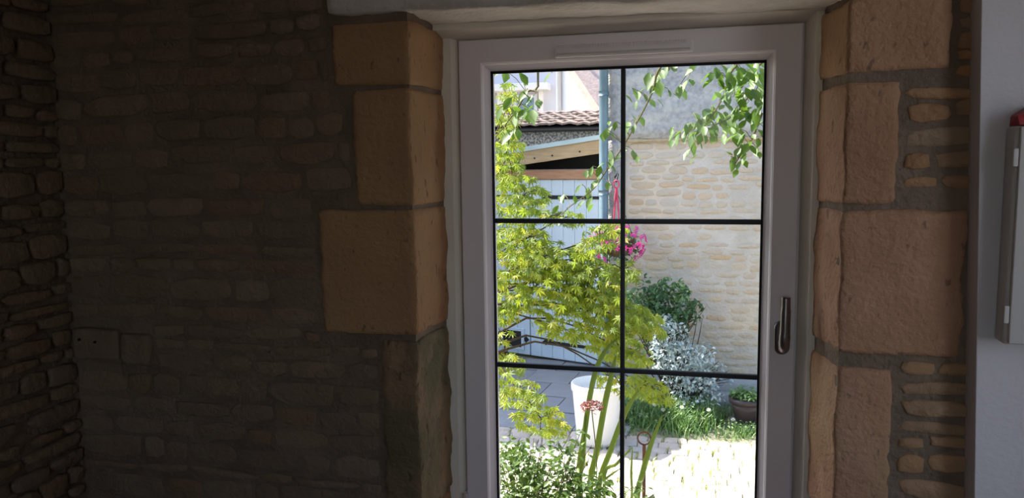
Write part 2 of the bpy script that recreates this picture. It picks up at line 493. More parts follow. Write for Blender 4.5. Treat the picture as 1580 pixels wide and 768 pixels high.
def quoin(lx, rx, z0, z1, side, material, seed, amp=0.0045):
    """dressed corner block; side -1: left jamb, +1: right jamb"""
    def rag(P):
        # ragged outer end and slight splay of the reveal towards the room
        outer = (P.x < lx + 0.03) if side < 0 else (P.x > rx - 0.03)
        if outer:
            P = P + Vector((0.010 * noise.noise(Vector((0, P.z * 22, seed))) + 0.004 * noise.noise(Vector((0, P.z * 70, seed))), 0, 0))
        inner = (P.x > rx - 0.02) if side < 0 else (P.x < lx + 0.02)
        if inner:
            t = (P.y - WY) / 0.25
            P = P + Vector((-side * (0.018 if side < 0 else 0.045) * max(0, t), 0, 0))
            P = P + Vector((0.006 * noise.noise(Vector((P.y * 14, P.z * 11, seed + 5))), 0, 0))
        return P
    V, Fc = gridbox((lx, WY - 0.012, z0), (rx, -0.022, z1), r=0.007, amp=amp, freq=13, seed=seed, step=0.0125, rag=rag)
    return MB().add(V, Fc).build('quoin', material, wall_front, True)

for i, (ox, z0, z1) in enumerate(LQ):
    quoin(ox, LX, z0, z1, -1, MT['quoin_moss'] if i == 3 else MT['quoin_brown'], 11 + i, 0.010 if i == 3 else 0.0045)
for i, (ox, z0, z1) in enumerate(RQ):
    quoin(RX, ox, z0, z1, 1, MT['quoin'], 31 + i, 0.0065 if i == 2 else 0.0045)

rub = [stone_mesh('stone', MT['rubble'], 100 + i) for i in range(9)]
rubw = [stone_mesh('stone', MT['rubble_warm'], 200 + i) for i in range(6)]
def stuff_stones(name, items, meshes, place, parent, material):
    mb = MB()
    for i, it in enumerate(items):
        me = meshes[i % len(meshes)]
        M = place(it, i)
        mb.add([v.co for v in me.vertices], [tuple(p.vertices) for p in me.polygons], M)
    o = mb.build(name, material, parent, True)
    tag(o, kind='stuff')
    return o

rnd = random.Random(5)
LB = [(ox - 0.012, LX, z0 - 0.006, z1 + 0.012) for ox, z0, z1 in LQ] + [(-0.73, LX, 1.88, 2.3)] + [(-1.56, -1.395, 1.0, 1.10), (-1.395, -1.30, 0.99, 1.09)]
cs = courses(-1.57, -0.515, 0.0, 2.55, (0.034, 0.085), (0.07, 0.23), LB, 3)
def place_front(it, i, dep=None):
    x, z, ww, hh = it
    rr = random.Random(i * 7 + 1)
    d = dep or rr.uniform(0.010, 0.019)
    return Matrix.Translation((x, WY + 0.004, z)) @ Euler((0, rr.uniform(-.05, .05), 0)).to_matrix().to_4x4() @ Matrix.Diagonal((ww * 1.03, d, hh * 1.05, 1))
vis = [c for c in cs if 0.5 < c[1] < 2.02]
hid = [c for c in cs if not (0.5 < c[1] < 2.02)]
for i, c in enumerate(vis):
    link('stone', rub[i % 9], wall_front, M=place_front(c, i))
# the pale drilled block beside the corner, with its two plug holes, and its long neighbour
for (bx0, bx1, bz0, bz1, sd) in ((-1.555, -1.40, 0.905 + 0.1, 1.095, 71), (-1.392, -1.30, 0.995, 1.085, 72)):
    V, Fc = gridbox((bx0, WY - 0.028, bz0), (bx1, WY + 0.02, bz1), r=0.008, amp=0.003, freq=18, seed=sd, step=0.012)
    blk = MB().add(V, Fc).build('drilled_block' if sd == 71 else 'stone', MT['rubble'], wall_front, True)
    if sd == 71:
        for hx, hz in ((-1.523, 1.065), (-1.470, 1.060)):
            V, Fc = lathe([(0.0001, 0), (0.004, 0.0), (0.004, 0.004)], (0, 0, 0), 10)
            MB().add(V, Fc, Matrix.Translation((hx, WY - 0.0295, hz)) @ Euler((math.radians(90), 0, 0)).to_matrix().to_4x4()).build('plug_hole', MT['gasket'], blk)
stuff_stones('rubble_fill', hid, rub, place_front, wall_front, MT['rubble'])
RB = [(RX, ox + 0.012, z0 - 0.006, z1 + 0.012) for ox, z0, z1 in RQ] + [(RX, 0.62, 1.93, 2.6)]
cs = courses(0.515, 0.80, 0.0, 2.55, (0.026, 0.058), (0.15, 0.30), RB, 12, wob=0.03)
for i, c in enumerate([c for c in cs if 0.5 < c[1] < 2.02]):
    link('stone', rubw[i % 6], wall_front, M=place_front(c, 500 + i, random.Random(i).uniform(.011, .017)))
stuff_stones('rubble_fill', [c for c in cs if not (0.5 < c[1] < 2.02)], rubw, place_front, wall_front, MT['rubble_warm'])

# left side wall: stones on the inner face x = -1.57
mb = MB(); mb.add(*box((-1.95, ROOM['y1'] - 0.2, -0.5), (-1.578, WY + 0.1, 3.0)))
wall_left = mb.build('wall_left', MT['mortar_in'])
tag(wall_left, 'dark rubble stone side wall meeting the window wall', 'wall', kind='structure')
cs = courses(-4.2, WY, 0.0, 2.55, (0.036, 0.08), (0.08, 0.22), [(-0.462, -0.425, 0.815, 0.868)], 17)
def place_left(it, i):
    y, z, ww, hh = it
    rr = random.Random(i * 5 + 2)
    return Matrix.Translation((-1.575, y, z)) @ Euler((0, rr.uniform(-.04, .04), math.radians(90))).to_matrix().to_4x4() @ Matrix.Diagonal((ww * 1.03, rr.uniform(0.013, 0.022), hh * 1.04, 1))
vis = [c for c in cs if c[0] > -0.75 and 0.5 < c[1] < 2.05]
for i, c in enumerate(vis):
    link('stone', rub[i % 9], wall_left, M=place_left(c, i))
stuff_stones('rubble_fill', [c for c in cs if not (c[0] > -0.75 and 0.5 < c[1] < 2.05) and c[0] > -2.6], rub, place_left, wall_left, MT['rubble'])

# lintel with rough plastered soffit
def lint_rag(P):
    zz = P.z
    if P.z < 2.0:
        t = (P.x + 0.72) / 1.46
        zz = P.z + 0.034 - 0.028 * t + 0.005 * noise.noise(Vector((P.x * 7, P.y * 16, 3))) + 0.003 * noise.noise(Vector((P.x * 25, P.y * 40, 9)))
    yy = P.y + (0.003 * noise.noise(Vector((P.x * 9, 1, P.z * 9))) if P.y < -0.2 else 0)
    return Vector((P.x, yy, zz))
V, Fc = gridbox((-0.718, WY - 0.022, 1.895), (0.72, -0.02, 2.28), r=0.012, step=0.02, rag=lint_rag)
o = MB().add(V, Fc).build('trim_1', MT['lintel'], None, True)
tag(o, 'whitewashed lintel with rough chipped soffit above the window', 'lintel', kind='structure')

# floor, ceiling, back walls
o = MB().add(*box((-1.7, ROOM['y1'] - 0.2, -0.3), (1.8, WY + 0.05, 0.0))).build('floor', MT['floor'])
tag(o, 'dark terracotta floor of the stone room', 'floor', kind='structure')
o = MB().add(*box((-1.7, ROOM['y1'] - 0.2, 2.55), (1.8, WY + 0.1, 2.75))).build('ceiling', MT['ceil'])
tag(o, 'plain plaster ceiling of the stone room', 'ceiling', kind='structure')
mb = MB()
Y1 = ROOM['y1']
mb.add(*box((-1.7, Y1 - 0.2, 0), (-0.5, Y1, 2.6))); mb.add(*box((0.5, Y1 - 0.2, 0), (1.8, Y1, 2.6)))
mb.add(*box((-0.5, Y1 - 0.2, 0), (0.5, Y1, 0.95))); mb.add(*box((-0.5, Y1 - 0.2, 2.15), (0.5, Y1, 2.6)))
o = mb.build('wall_back', MT['paint2'])
tag(o, 'plain plaster wall opposite the window', 'wall', kind='structure')
w3 = thing('fill_window', 'white window added for fill light in the unseen wall opposite the stone wall', 'window', (0, Y1 - 0.1, 0.95)); tag(w3, kind='structure')  # unseen window, added to hold the back fill lamp
mb = MB()
for lo, hi in (((-0.5, Y1 - .11, .95), (-0.45, Y1 - .06, 2.15)), ((0.45, Y1 - .11, .95), (0.5, Y1 - .06, 2.15)), ((-0.45, Y1 - .11, .95), (0.45, Y1 - .06, 1.0)), ((-0.45, Y1 - .11, 2.1), (0.45, Y1 - .06, 2.15))):
    mb.add(*box(lo, hi))
mb.build('window_frame', MT['pvc'], w3)
mb = MB()
y0, y1_, zb, zt = -1.9, -1.1, 0.9, 2.2
mb.add(*box((1.6, ROOM['y1'], 0), (1.8, y0, 2.6))); mb.add(*box((1.6, y1_, 0), (1.8, WY + 0.1, 2.6)))
mb.add(*box((1.6, y0, 0), (1.8, y1_, zb))); mb.add(*box((1.6, y0, zt), (1.8, y1_, 2.6)))
o = mb.build('wall_right', MT['paint2'])
tag(o, 'plain plaster side wall holding the second window', 'wall', kind='structure')
w2 = thing('window_2', 'white side window lighting the room', 'window', (1.7, -1.5, zb)); tag(w2, kind='structure')
mb = MB()
for lo, hi in (((1.66, y0, zb), (1.71, y0 + .05, zt)), ((1.66, y1_ - .05, zb), (1.71, y1_, zt)), ((1.66, y0, zb), (1.71, y1_, zb + .05)), ((1.66, y0, zt - .05), (1.71, y1_, zt))):
    mb.add(*box(lo, hi))
mb.build('window_frame', MT['pvc'], w2)

o = MB().add(*gridbox((0.98, ROOM['y1'], 0.0), (1.06, -0.98, 2.55), r=0.004)).build('shade_partition', MT['paint2'])  # invented stub wall, keeps the side light off the left stones
tag(o, 'unseen plaster partition added to shade the left of the window wall', 'wall', kind='structure')
# white lining panel on the right with a box on it
V, Fc = gridbox((0.768, -0.318, 0.0), (1.6, WY + 0.03, 2.55), r=0.002)
def lean(v):   # the panel's free end leans a little with height
    return (v[0] - (0.035 * (v[2] - 1.3) if v[0] < 0.9 else 0), v[1], v[2])
o = MB().add([lean(v) for v in V], Fc).build('wall_lining', MT['paint'])
tag(o, 'white painted lining panel covering the stone wall beside the window', 'wall', kind='structure')
bx = thing('wall_box', 'white plastic wall box with hinges mounted on the lining panel', 'box', (0.95, -0.34, 1.17))
V, Fc = gridbox((0.805, -0.368, 1.172), (1.15, -0.319, 1.612), r=0.006)
MB().add(V, Fc).build('body', MT['boxwhite'], bx, True)
V, Fc = gridbox((0.811, -0.380, 1.176), (1.146, -0.3685, 1.610), r=0.003)
MB().add(V, Fc).build('cover', MT['boxwhite'], bx, True)
for hz in (1.235, 1.55):
    V, Fc = gridbox((0.801, -0.377, hz - 0.018), (0.811, -0.362, hz + 0.018), r=0.002)
    MB().add(V, Fc).build('hinge', MT['boxwhite'], bx, True)
# crumpled red thing on top
V = [(-.5, -.5, 0), (.5, -.5, 0), (.55, .5, 0), (-.5, .5, 0), (-.56, -.52, .45), (-.12, -.6, .9), (.5, -.5, .8), (.5, .4, .75), (-.1, .45, 1.05), (-.5, .42, .5)]
Fc = [(0, 3, 2, 1), (0, 1, 6, 5, 4), (1, 2, 7, 6), (2, 3, 9, 8, 7), (3, 0, 4, 9), (4, 5, 8, 9), (5, 6, 7, 8)]
o = MB().add(V, Fc, Matrix.Translation((0.847, -0.35, 1.6135)) @ Matrix.Diagonal((0.075, 0.05, 0.038, 1))).build('folded_pouch', MT['red'])
tag(o, 'crumpled red pouch lying on top of the white wall box', 'pouch')

# ------------------------------------------------------------------ window_1: white glazed door with bars
win = thing('window_1', 'white plastic glazed door with dark glazing bars set in stone wall', 'window', (0, -0.03, 0.05)); tag(win, kind='structure')
ZT, ZB = 1.885, 0.06            # sash
GT, GB = 1.796, 0.15            # glass edges
SX = 0.4435
def frame_piece(name, parts, material, r=0.003, parent=win):
    mb = MB()
    for lo, hi in parts: mb.add(*gridbox(lo, hi, r=r))
    return mb.build(name, material, parent, True)
# lining boards between stone and sash (angled towards the room)
for s in (-1, 1):
    pts = [(s * 0.450, -0.006), (s * 0.450, -0.030), (s * 0.468, -0.088), (s * 0.505, -0.088), (s * 0.505, -0.006)]
    if s < 0: pts = [(-0.450, -0.006), (-0.450, -0.030), (-0.466, -0.044), (-0.505, -0.044), (-0.505, -0.006)][::-1]
    MB().add(*prism(pts, 0.0, 1.935, 'z')).build('lining_board', MT['liner'], win)
MB().add(*prism([(-0.006, 1.891), (-0.006, 1.96), (-0.095, 1.96), (-0.095, 1.906), (-0.03, 1.888)], -0.505, 0.505, 'x')).build('lining_board', MT['liner'], win)
frame_piece('outer_frame', [((-0.50, -0.012, 0.0), (-0.40, 0.06, 1.94)), ((0.40, -0.012, 0.0), (0.50, 0.06, 1.94)),
                            ((-0.40, -0.012, 1.85), (0.40, 0.06, 1.94)), ((-0.40, -0.012, 0.0), (0.40, 0.06, 0.08))], MT['pvc'])
# sash: four mitred pieces, each stepping down to the glass
prof = [(0.0, -0.008), (0.0, -0.040), (0.003, -0.043), (0.062, -0.043), (0.066, -0.038), (0.068, -0.030), (0.078, -0.018), (0.0835, -0.012), (0.0835, 0.02), (0.0, 0.02)]
def sash_piece(a, b, inward):
    # profile swept from corner a to corner b; depth measured inward, mitred at 45 degrees
    a, b = Vector((a[0], 0, a[1])), Vector((b[0], 0, b[1]))
    t = (b - a).normalized(); inn = Vector((inward[0], 0, inward[1]))
    n = len(prof)
    V = [tuple(a + inn * d + t * d + Vector((0, y, 0))) for d, y in prof] + [tuple(b + inn * d - t * d + Vector((0, y, 0))) for d, y in prof]
    Fc = [(i, (i + 1) % n, n + (i + 1) % n, n + i) for i in range(n)] + [tuple(reversed(range(n))), tuple(range(n, 2 * n))]
    return MB().add(V, Fc).build('sash_rail', MT['pvc'], win)
sash_piece((-SX, ZT), (SX, ZT), (0, -1)); sash_piece((SX, ZT), (SX, ZB), (-1, 0))
sash_piece((SX, ZB), (-SX, ZB), (0, 1)); sash_piece((-SX, ZB), (-SX, ZT), (1, 0))
g = 0.006
frame_piece('gasket', [((-0.362, -0.0135, GB), (-0.362 + g, -0.004, GT + .006)), ((0.362 - g, -0.0135, GB), (0.362, -0.004, GT + .006)),
                       ((-0.362, -0.0135, GT), (0.362, -0.004, GT + g + .002)), ((-0.362, -0.0135, GB), (0.362, -0.004, GB + g))], MT['gasket'], 0)
rows = [1.3914, 0.978, 0.565]
for z in rows:
    frame_piece('glazing_bar', [((-0.357, -0.007, z - 0.0068), (0.357, 0.007, z + 0.0068))], MT['bar'], 0.002)
frame_piece('glazing_bar', [((-0.0062, -0.0065, GB), (0.0062, 0.0065, GT))], MT['bar'], 0.002)
edges = [GT + .002] + rows + [GB]
for c in (-1, 1):
    for i in range(4):
        x0, x1 = sorted((c * 0.0062, c * 0.357))
        MB().add([(x0, 0, edges[i + 1]), (x1, 0, edges[i + 1]), (x1, 0, edges[i]), (x0, 0, edges[i])], [(0, 1, 2, 3)]).build('pane', MT['glass'], win)
# trickle vent along the head of the sash
vent = MB().add(*gridbox((-0.176, -0.056, 1.826), (0.181, -0.041, 1.858), r=0.006)).build('vent', MT['pvc'], win, True)
mbv = MB()
mbv.add(*gridbox((-0.168, -0.061, 1.831), (0.173, -0.055, 1.837), r=0.002))
mbv.build('vent_lip', MT['boxwhite'], vent, True)
rib = None
for i in range(44):
    x = -0.160 + i * 0.0075
    if rib is None:
        rib = MB().add(*gridbox((-0.0017, -0.0595, 1.849), (0.0017, -0.055, 1.8565))).mesh('vent_rib', MT['pvc'])
    link('vent_rib', rib, vent, M=Matrix.Translation((x, 0, 0)))
# hinge low on the left stile
MB().add(*tube([(-0.447, -0.048, 0.52), (-0.447, -0.048, 0.605)], 0.008, 12)).build('hinge', MT['pvc'], win, True)
# handle: oval rose plate, neck and upright lever
hd = MB()
def pill(cx, cz, hw, hh, y0, y1, n=10, taper=0.82):
    V, Fc = [], []
    prof2 = [(1.0, y0), (1.0, y0 + (y1 - y0) * .6), (taper, y1)]
    ring = []
    for k in range(n + 1):
        a = math.pi * k / n; ring.append((math.cos(a) * hw, hh - hw + math.sin(a) * hw))
    for k in range(n + 1):
        a = math.pi + math.pi * k / n; ring.append((math.cos(a) * hw, -(hh - hw) + math.sin(a) * hw))
    m_ = len(ring)
    for s, y in prof2:
        for (x, z) in ring: V.append((cx + x * s, y, cz + z * s if s == 1 else cz + z - (1 - s) * hw * (1 if z > 0 else -1)))
    for i in range(2):
        for k in range(m_):
            k2 = (k + 1) % m_; Fc.append((i * m_ + k, i * m_ + k2, (i + 1) * m_ + k2, (i + 1) * m_ + k))
    Fc.append(tuple(2 * m_ + k for k in range(m_)))
    return V, Fc
hz = 1.098
plate = MB().add(*pill(0.411, hz, 0.0195, 0.044, -0.0435, -0.054)).build('handle_plate', MT['handle'], win, True)
lev = MB()
lev.add(*tube([(0.412, -0.05, hz - 0.012), (0.412, -0.085, hz - 0.012)], 0.0105, 14))
lev.add(*tube(smooth_path([(0.412, -0.080, hz - 0.022), (0.4125, -0.092, hz - 0.008), (0.4135, -0.094, hz + 0.03), (0.4145, -0.09, hz + 0.085), (0.4145, -0.088, hz + 0.112)], 5),
              [0.012] * 4 + [0.0135] * 5 + [0.0125] * 6 + [0.0112] * 6, 14))
lev.build('lever', MT['handle'], win, True)

# ------------------------------------------------------------------ the yard
gp = MB().add(*box((-14, 0.31, GZ - 0.3), (14, 26, GZ - 0.012)))
yard = gp.build('yard_ground', MT['soil'])
tag(yard, 'paved courtyard ground with grassy joints', 'ground', kind='structure')
sett_me = []
for i in range(5):
    V, Fc = gridbox((-.5, -.5, -1), (.5, .5, 0), xs=[-.5, -.42, .42, .5], ys=[-.5, -.42, .42, .5], zs=[-1, -.25, 0], r=0)
    rr = random.Random(i)
    V = [(x * (0.93 if z > -.1 else 1) + rr.uniform(-.02, .02), y * (0.93 if z > -.1 else 1) + rr.uniform(-.02, .02), z - (0.25 if z > -.1 and (abs(x) > .45 or abs(y) > .45) else 0) + rr.uniform(-.06, .06)) for x, y, z in V]
    sett_me.append(MB().add(V, Fc).mesh('sett', MT['sett'], True))
rnd = random.Random(77)
y = 1.55; nset = 0
sett_spots = []
while y < 3.45:
    d = rnd.uniform(0.095, 0.125)
    x = -1.5 + rnd.uniform(0, .1)
    while x < 1.15:
        ww = rnd.uniform(0.11, 0.17)
        sett_spots.append((x + ww / 2, y + d / 2, ww, d))
        x += ww
    y += d
sett_spots.sort(key=lambda s: abs(s[1] - 2.9))
mbs = MB()
for i, (x, y, ww, d) in enumerate(sett_spots):
    Mx = Matrix.Translation((x, y, GZ + rnd.uniform(-.004, .004))) @ Euler((rnd.uniform(-.03, .03), rnd.uniform(-.03, .03), rnd.uniform(-.04, .04))).to_matrix().to_4x4() @ Matrix.Diagonal((ww - .010, d - .010, 0.03, 1))
    if i < 295:
        link('sett', sett_me[i % 5], yard, M=Mx)
    else:
        me = sett_me[i % 5]
        mbs.add([v.co for v in me.vertices], [tuple(p.vertices) for p in me.polygons], Mx)
y = 0.33
while y < 1.45:
    x = -3.0
    while x < 3.0:
        me = sett_me[rnd.randrange(5)]
        mbs.add([v.co for v in me.vertices], [tuple(p.vertices) for p in me.polygons], Matrix.Translation((x, y + .07, GZ)) @ Matrix.Diagonal((.15, .13, .03, 1)))
        x += .16
    y += .14
tag(mbs.build('sett_paving', MT['sett'], yard, True), kind='stuff')
slab_me = [MB().add(*gridbox((-.5, -.5, -1), (.5, .5, 0), xs=[-.5, -.47, .47, .5], ys=[-.5, -.47, .47, .5], zs=[-1, -.2, 0])).mesh('paving_slab', MT['slab']) for _ in range(1)]
for j in range(5):
    for i in range(7):
        x, y = -3.0 + i * 0.42 + (j % 2) * .2, 3.66 + j * 0.41
        if x > -0.62 and y > 4.2: continue
        link('paving_slab', slab_me[0], yard, M=Matrix.Translation((x, y, GZ + rnd.uniform(-.003, .004))) @ Euler((0, 0, math.radians(-6))).to_matrix().to_4x4() @ Matrix.Diagonal((.41, .40, .03, 1)))

# ------------------------------------------------------------------ stone house across the yard
HY, HX = 4.5, -0.545
HT = GZ + 4.55
house = thing('stone_house', 'pale stone house with grey cement upper wall and zinc downpipe', 'house', (2.5, HY, GZ))
mb = MB(); mb.add(*box((HX, HY, GZ - 0.2), (7.0, HY + 5, HT)))
mb.build('wall', MT['ext_mortar'], house)
LEDGE = 1.727
up = MB(); up.add(*gridbox((HX - 0.012, HY - 0.032, LEDGE + 0.012), (7.0, HY + 0.02, HT), r=0.008, step=0.09, amp=0.006, freq=9))
up.build('upper_render', MT['roughcast'], house, True)
MB().add(*gridbox((HX - 0.010, HY - 0.030, GZ), (HX + 0.135, HY + 0.02, LEDGE + 0.03), r=0.008, step=0.06, amp=0.008, freq=14)).build('corner_render', MT['roughcast'], house, True)
MB().add(*gridbox((HX + 0.13, HY - 0.036, LEDGE - 0.012), (7.0, HY + 0.02, LEDGE + 0.016), r=0.006, step=0.05, amp=0.008, freq=12)).build('ledge', MT['ochre_edge'], house, True)
MB().add(*gridbox((HX + 0.13, HY - 0.045, GZ - .05), (7.0, HY + 0.02, -0.262), r=0.02, step=0.09, amp=0.006, freq=8)).build('plinth', MT['plinth'], house, True)
MB().add(*gridbox((0.30, HY - 0.17, GZ - .05), (7.0, HY - 0.04, -0.36), r=0.02, step=0.09, amp=0.008, freq=8)).build('kerb', MT['plinth'], house, True)
MB().add(*gridbox((HX - 0.25, HY - 0.30, HT), (7.2, HY + 5.2, HT + 0.14))).build('roof', MT['tile'], house)
exts = [stone_mesh('stone', MT['ext_stone'], 300 + i, n=12, p=4.2, bulge=0.06) for i in range(8)]
cs = courses(HX + 0.16, 1.25, -0.25, LEDGE - 0.03, (0.050, 0.085), (0.10, 0.26), [], 23, gap=0.006, wob=0.03)
rnd = random.Random(4)
cs = [c for c in cs if rnd.random() < 0.93]
cs.sort(key=lambda c: c[0])
for i, c in enumerate(cs[:298]):
    x, z, ww, hh = c
    k = rnd.random()
    link('stone', exts[i % 8], house, M=Matrix.Translation((x, HY + 0.012, z)) @ Euler((0, rnd.uniform(-.06, .06), 0)).to_matrix().to_4x4() @ Matrix.Diagonal((ww * rnd.uniform(.85, 1.08), 0.013 + 0.008 * k, hh * rnd.uniform(.8, 1.08), 1)))
# downpipe
px_ = at(931.5, 300, HY - 0.09).x
dp = MB().add(*tube([(px_, HY - 0.09, GZ + 0.02), (px_, HY - 0.09, HT + 0.05)], 0.038, 16)).build('downpipe', MT['zinc'], house, True)
for z in (1.30, 2.12, 0.55):
    MB().add(*tube([(px_, HY - 0.09, z - 0.02), (px_, HY - 0.09, z + 0.02)], 0.043, 16)).build('pipe_collar', MT['zinc'], dp, True)
    MB().add(*tube([(px_, HY - 0.09, z), (px_ + 0.03, HY + 0.0, z)], 0.008, 6)).build('pipe_bracket', MT['zinc'], dp)

# ------------------------------------------------------------------ garage lean-to, angled to the house
g0 = Vector((-0.777, 5.336, 0)); gd = Vector((-0.58, 0.2, 0)).normalized(); gn = Vector((-0.2, -0.58, 0)).normalized()  # gd runs left, gn faces the yard
GM = Matrix((( -gd.x, gn.x * -1, 0, g0.x), (-gd.y, gn.y * -1, 0, g0.y), (0, 0, 1, 0), (0, 0, 0, 1)))   # local x right along the front, y away, z up
GMI = GM.inverted()
def onG(px, py):
    d = FWD + RGT * ((px - 790) / F_PX) - UPV * ((py - 384) / F_PX)
    t = ((g0 - CAM).dot(Vector((gn.x, gn.y, 0)))) / d.dot(gn)
    p = GMI @ (CAM + d * t)
    return p.x, p.z
gar = thing('garage', 'lean-to garage with pale blue plank doors and sloping timber fascia', 'garage', g0 + Vector((-0.5, 0.2, GZ)))
def G(name, shapes, material, parent=gar, smooth=False):
    mb = MB()
    for s in shapes: mb.add(s[0], s[1], GM)
    return mb.build(name, material, parent, smooth)
XR = 0.2
G('wall', [box((-2.3, 0.06, GZ - .1), (-1.35, 0.3, 1.5)), box((0.165, 0.06, GZ - .1), (XR, 0.12, 1.5)), box((-2.3, 1.5, GZ - .1), (XR - .55, 1.6, 1.55)), box((-1.4, 0.06, 1.38), (XR - .1, 0.30, 1.49)),
           box((-2.4, 0.1, GZ - .1), (-2.3, 1.6, 1.6))], MT['doorpaint'])
G('lintel_beam', [gridbox((-1.6, -0.03, 1.392), (XR, 0.10, 1.487), r=0.008)], MT['beam'])
# sloping fascia and zinc flashing
ax, az = onG(780, 257); bx_, bz = onG(925, 238); tx, tz = onG(925, 217)
sl_ = (bz - onG(795, 257)[1]) / (bx_ - onG(795, 257)[0])
def slab_along(x0, x1, zfn0, zfn1, y0, y1):
    V = [(x0, y0, zfn0(x0)), (x1, y0, zfn0(x1)), (x1, y1, zfn0(x1)), (x0, y1, zfn0(x0)), (x0, y0, zfn1(x0)), (x1, y0, zfn1(x1)), (x1, y1, zfn1(x1)), (x0, y1, zfn1(x0))]
    return V, [(0, 3, 2, 1), (4, 5, 6, 7), (0, 1, 5, 4), (1, 2, 6, 5), (2, 3, 7, 6), (3, 0, 4, 7)]
zb_ = lambda x: bz + sl_ * (x - bx_)
zt_ = lambda x: tz + sl_ * (x - bx_)
G('gap_shade', [slab_along(-1.7, XR - .14, lambda x: 1.45, lambda x: zt_(x) - .004, 0.30, 0.34)], MT['dark'])  # dark board painting the shade in the gap under the fascia
G('fascia_board', [slab_along(-2.4, XR, zb_, zt_, -0.14, -0.10)], MT['oak'])
rv, rf_ = slab_along(-2.45, XR, lambda x: zt_(x) - 0.002, lambda x: zt_(x) + 0.042, -0.16, 1.65)
rv = [(x - (0.66 if x > 0 and y > 1 else 0), y, z) for x, y, z in rv]
G('roof_flashing', [(rv, rf_)], MT['flash'])
for hxp, hyp in ((808, 249), (836, 244), (863, 240), (905, 234)):
    x_, z_ = onG(hxp, hyp)
    G('bolt_head', [gridbox((x_ - .008, -0.146, z_ - .008), (x_ + .008, -0.139, z_ + .008), r=.003)], MT['iron'])
def leaf_door(x0, x1, hinge_at, tip):
    d = G('door_leaf', [gridbox((x0, 0.022, GZ + 0.02), (x1, 0.055, 1.39), r=0.003)], MT['doorpaint'])
    n = max(1, round((x1 - x0) / 0.135)); wv = (x1 - x0) / n
    for k in range(n):
        G('plank', [gridbox((x0 + k * wv + .0015, 0.0, GZ + 0.02), (x0 + (k + 1) * wv - .0015, 0.0215, 1.388), r=0.004)], MT['doorpaint'], d)
    for zc in (1.214, -0.268):
        xa, xb = sorted((hinge_at, tip))
        V, Fc = gridbox((xa, -0.010, zc - .021), (xb, -0.001, zc + .021), r=0.003)
        V = [(x, y, zc + (z - zc) * (0.62 if abs(x - tip) > abs(hinge_at - tip) * .5 else 1)) for x, y, z in V]
        e = 0.045 if tip < hinge_at else -0.045
        spear = ([(tip - e * .9, -0.008, zc), (tip, -0.008, zc - .035), (tip + e * .5, -0.008, zc), (tip, -0.008, zc + .035), (tip - e * .9, -0.001, zc), (tip, -0.001, zc - .035), (tip + e * .5, -0.001, zc), (tip, -0.001, zc + .035)],
                 [(0, 1, 2, 3), (7, 6, 5, 4), (0, 4, 5, 1), (1, 5, 6, 2), (2, 6, 7, 3), (3, 7, 4, 0)])
        G('strap_hinge', [(V, Fc), spear], MT['iron'], d)
    return d
xs_ = onG(817, 400)[0]
dr = leaf_door(xs_ + 0.006, 0.165, 0.15, onG(841, 304)[0])
dl = leaf_door(-1.35, xs_ - 0.006, -1.25, onG(812, 304)[0] - 0.02)
# small framed glazed hatch low on the left leaf
x0, z1 = onG(778, 507); x1, z0 = onG(806, 535)
G('hatch_frame', [gridbox((x0 - .03, -0.022, z0 - .03), (x1 + .03, -0.001, z1 + .03), r=.006)], MT['doorpaint'], dl)
G('hatch_pane', [gridbox((x0, -0.026, z0), (x1, -0.021, z1), r=.002)], MT['dark'], dl)
# taller wing added out of view, left of the doors, to shade the paving
V, Fc = box((-4.6, 4.15, GZ - .1), (-2.65, 7.3, GZ + 3.3))
MB().add(V, Fc).build('shade_wing', MT['ext_mortar'], gar)
MB().add([(-4.8, 4.0, GZ + 3.25), (-2.5, 4.0, GZ + 3.25), (-2.5, 7.4, GZ + 3.25), (-4.8, 7.4, GZ + 3.25), (-3.65, 4.0, GZ + 4.0), (-3.65, 7.4, GZ + 4.0)],
         [(0, 3, 2, 1), (0, 1, 4), (2, 3, 5), (1, 2, 5, 4), (3, 0, 4, 5)]).build('shade_wing_roof', MT['tile'], gar)

# ------------------------------------------------------------------ tiled shed behind
shed = thing('tiled_shed', 'low grey pebbledash shed with an old tile roof behind the garage', 'shed', (-1.6, 8.4, GZ))
SY = 8.4
zE = at(860, 197, SY).z
MB().add(*gridbox((-6.0, SY + .1, GZ - .1), (-0.62, SY + 2.4, zE), r=0)).build('wall', MT['pebble'], shed)
MB().add(*tube([(-6.0, SY + .02, zE - .02), (-0.62, SY + .02, zE - .02)], 0.035, 10)).build('gutter', MT['iron'], shed, True)
tile_me = []
for i in range(4):
    V, Fc = gridbox((-.5, -.5, 0), (.5, .5, 1), xs=[-.5, -.25, 0, .25, .5], ys=[-.5, .5], zs=[0, 1])
    rr = random.Random(i + 60); hh = [rr.uniform(-.25, .25) for _ in range(5)]
    V = [(x, y + hh[int((x + .5) * 4)] * .15, z + hh[int((x + .5) * 4)] + 0.4 * (1 - (2 * x) ** 2)) for x, y, z in V]
    tile_me.append(MB().add(V, Fc).mesh('roof_tile', MT['tile']))
rp_ = math.radians(13)
nrow = 6
RL = nrow * .18 + .14
MB().add([(-6, SY, zE), (-.62, SY, zE), (-.62, SY + RL, zE + RL * math.tan(rp_)), (-6, SY + RL, zE + RL * math.tan(rp_)), (-6, SY + 2.4, zE), (-.62, SY + 2.4, zE)],
         [(0, 1, 2, 3), (3, 2, 5, 4), (0, 3, 4), (1, 5, 2), (0, 4, 5, 1)]).build('roof_deck', MT['dark'], shed)
rnd = random.Random(9)
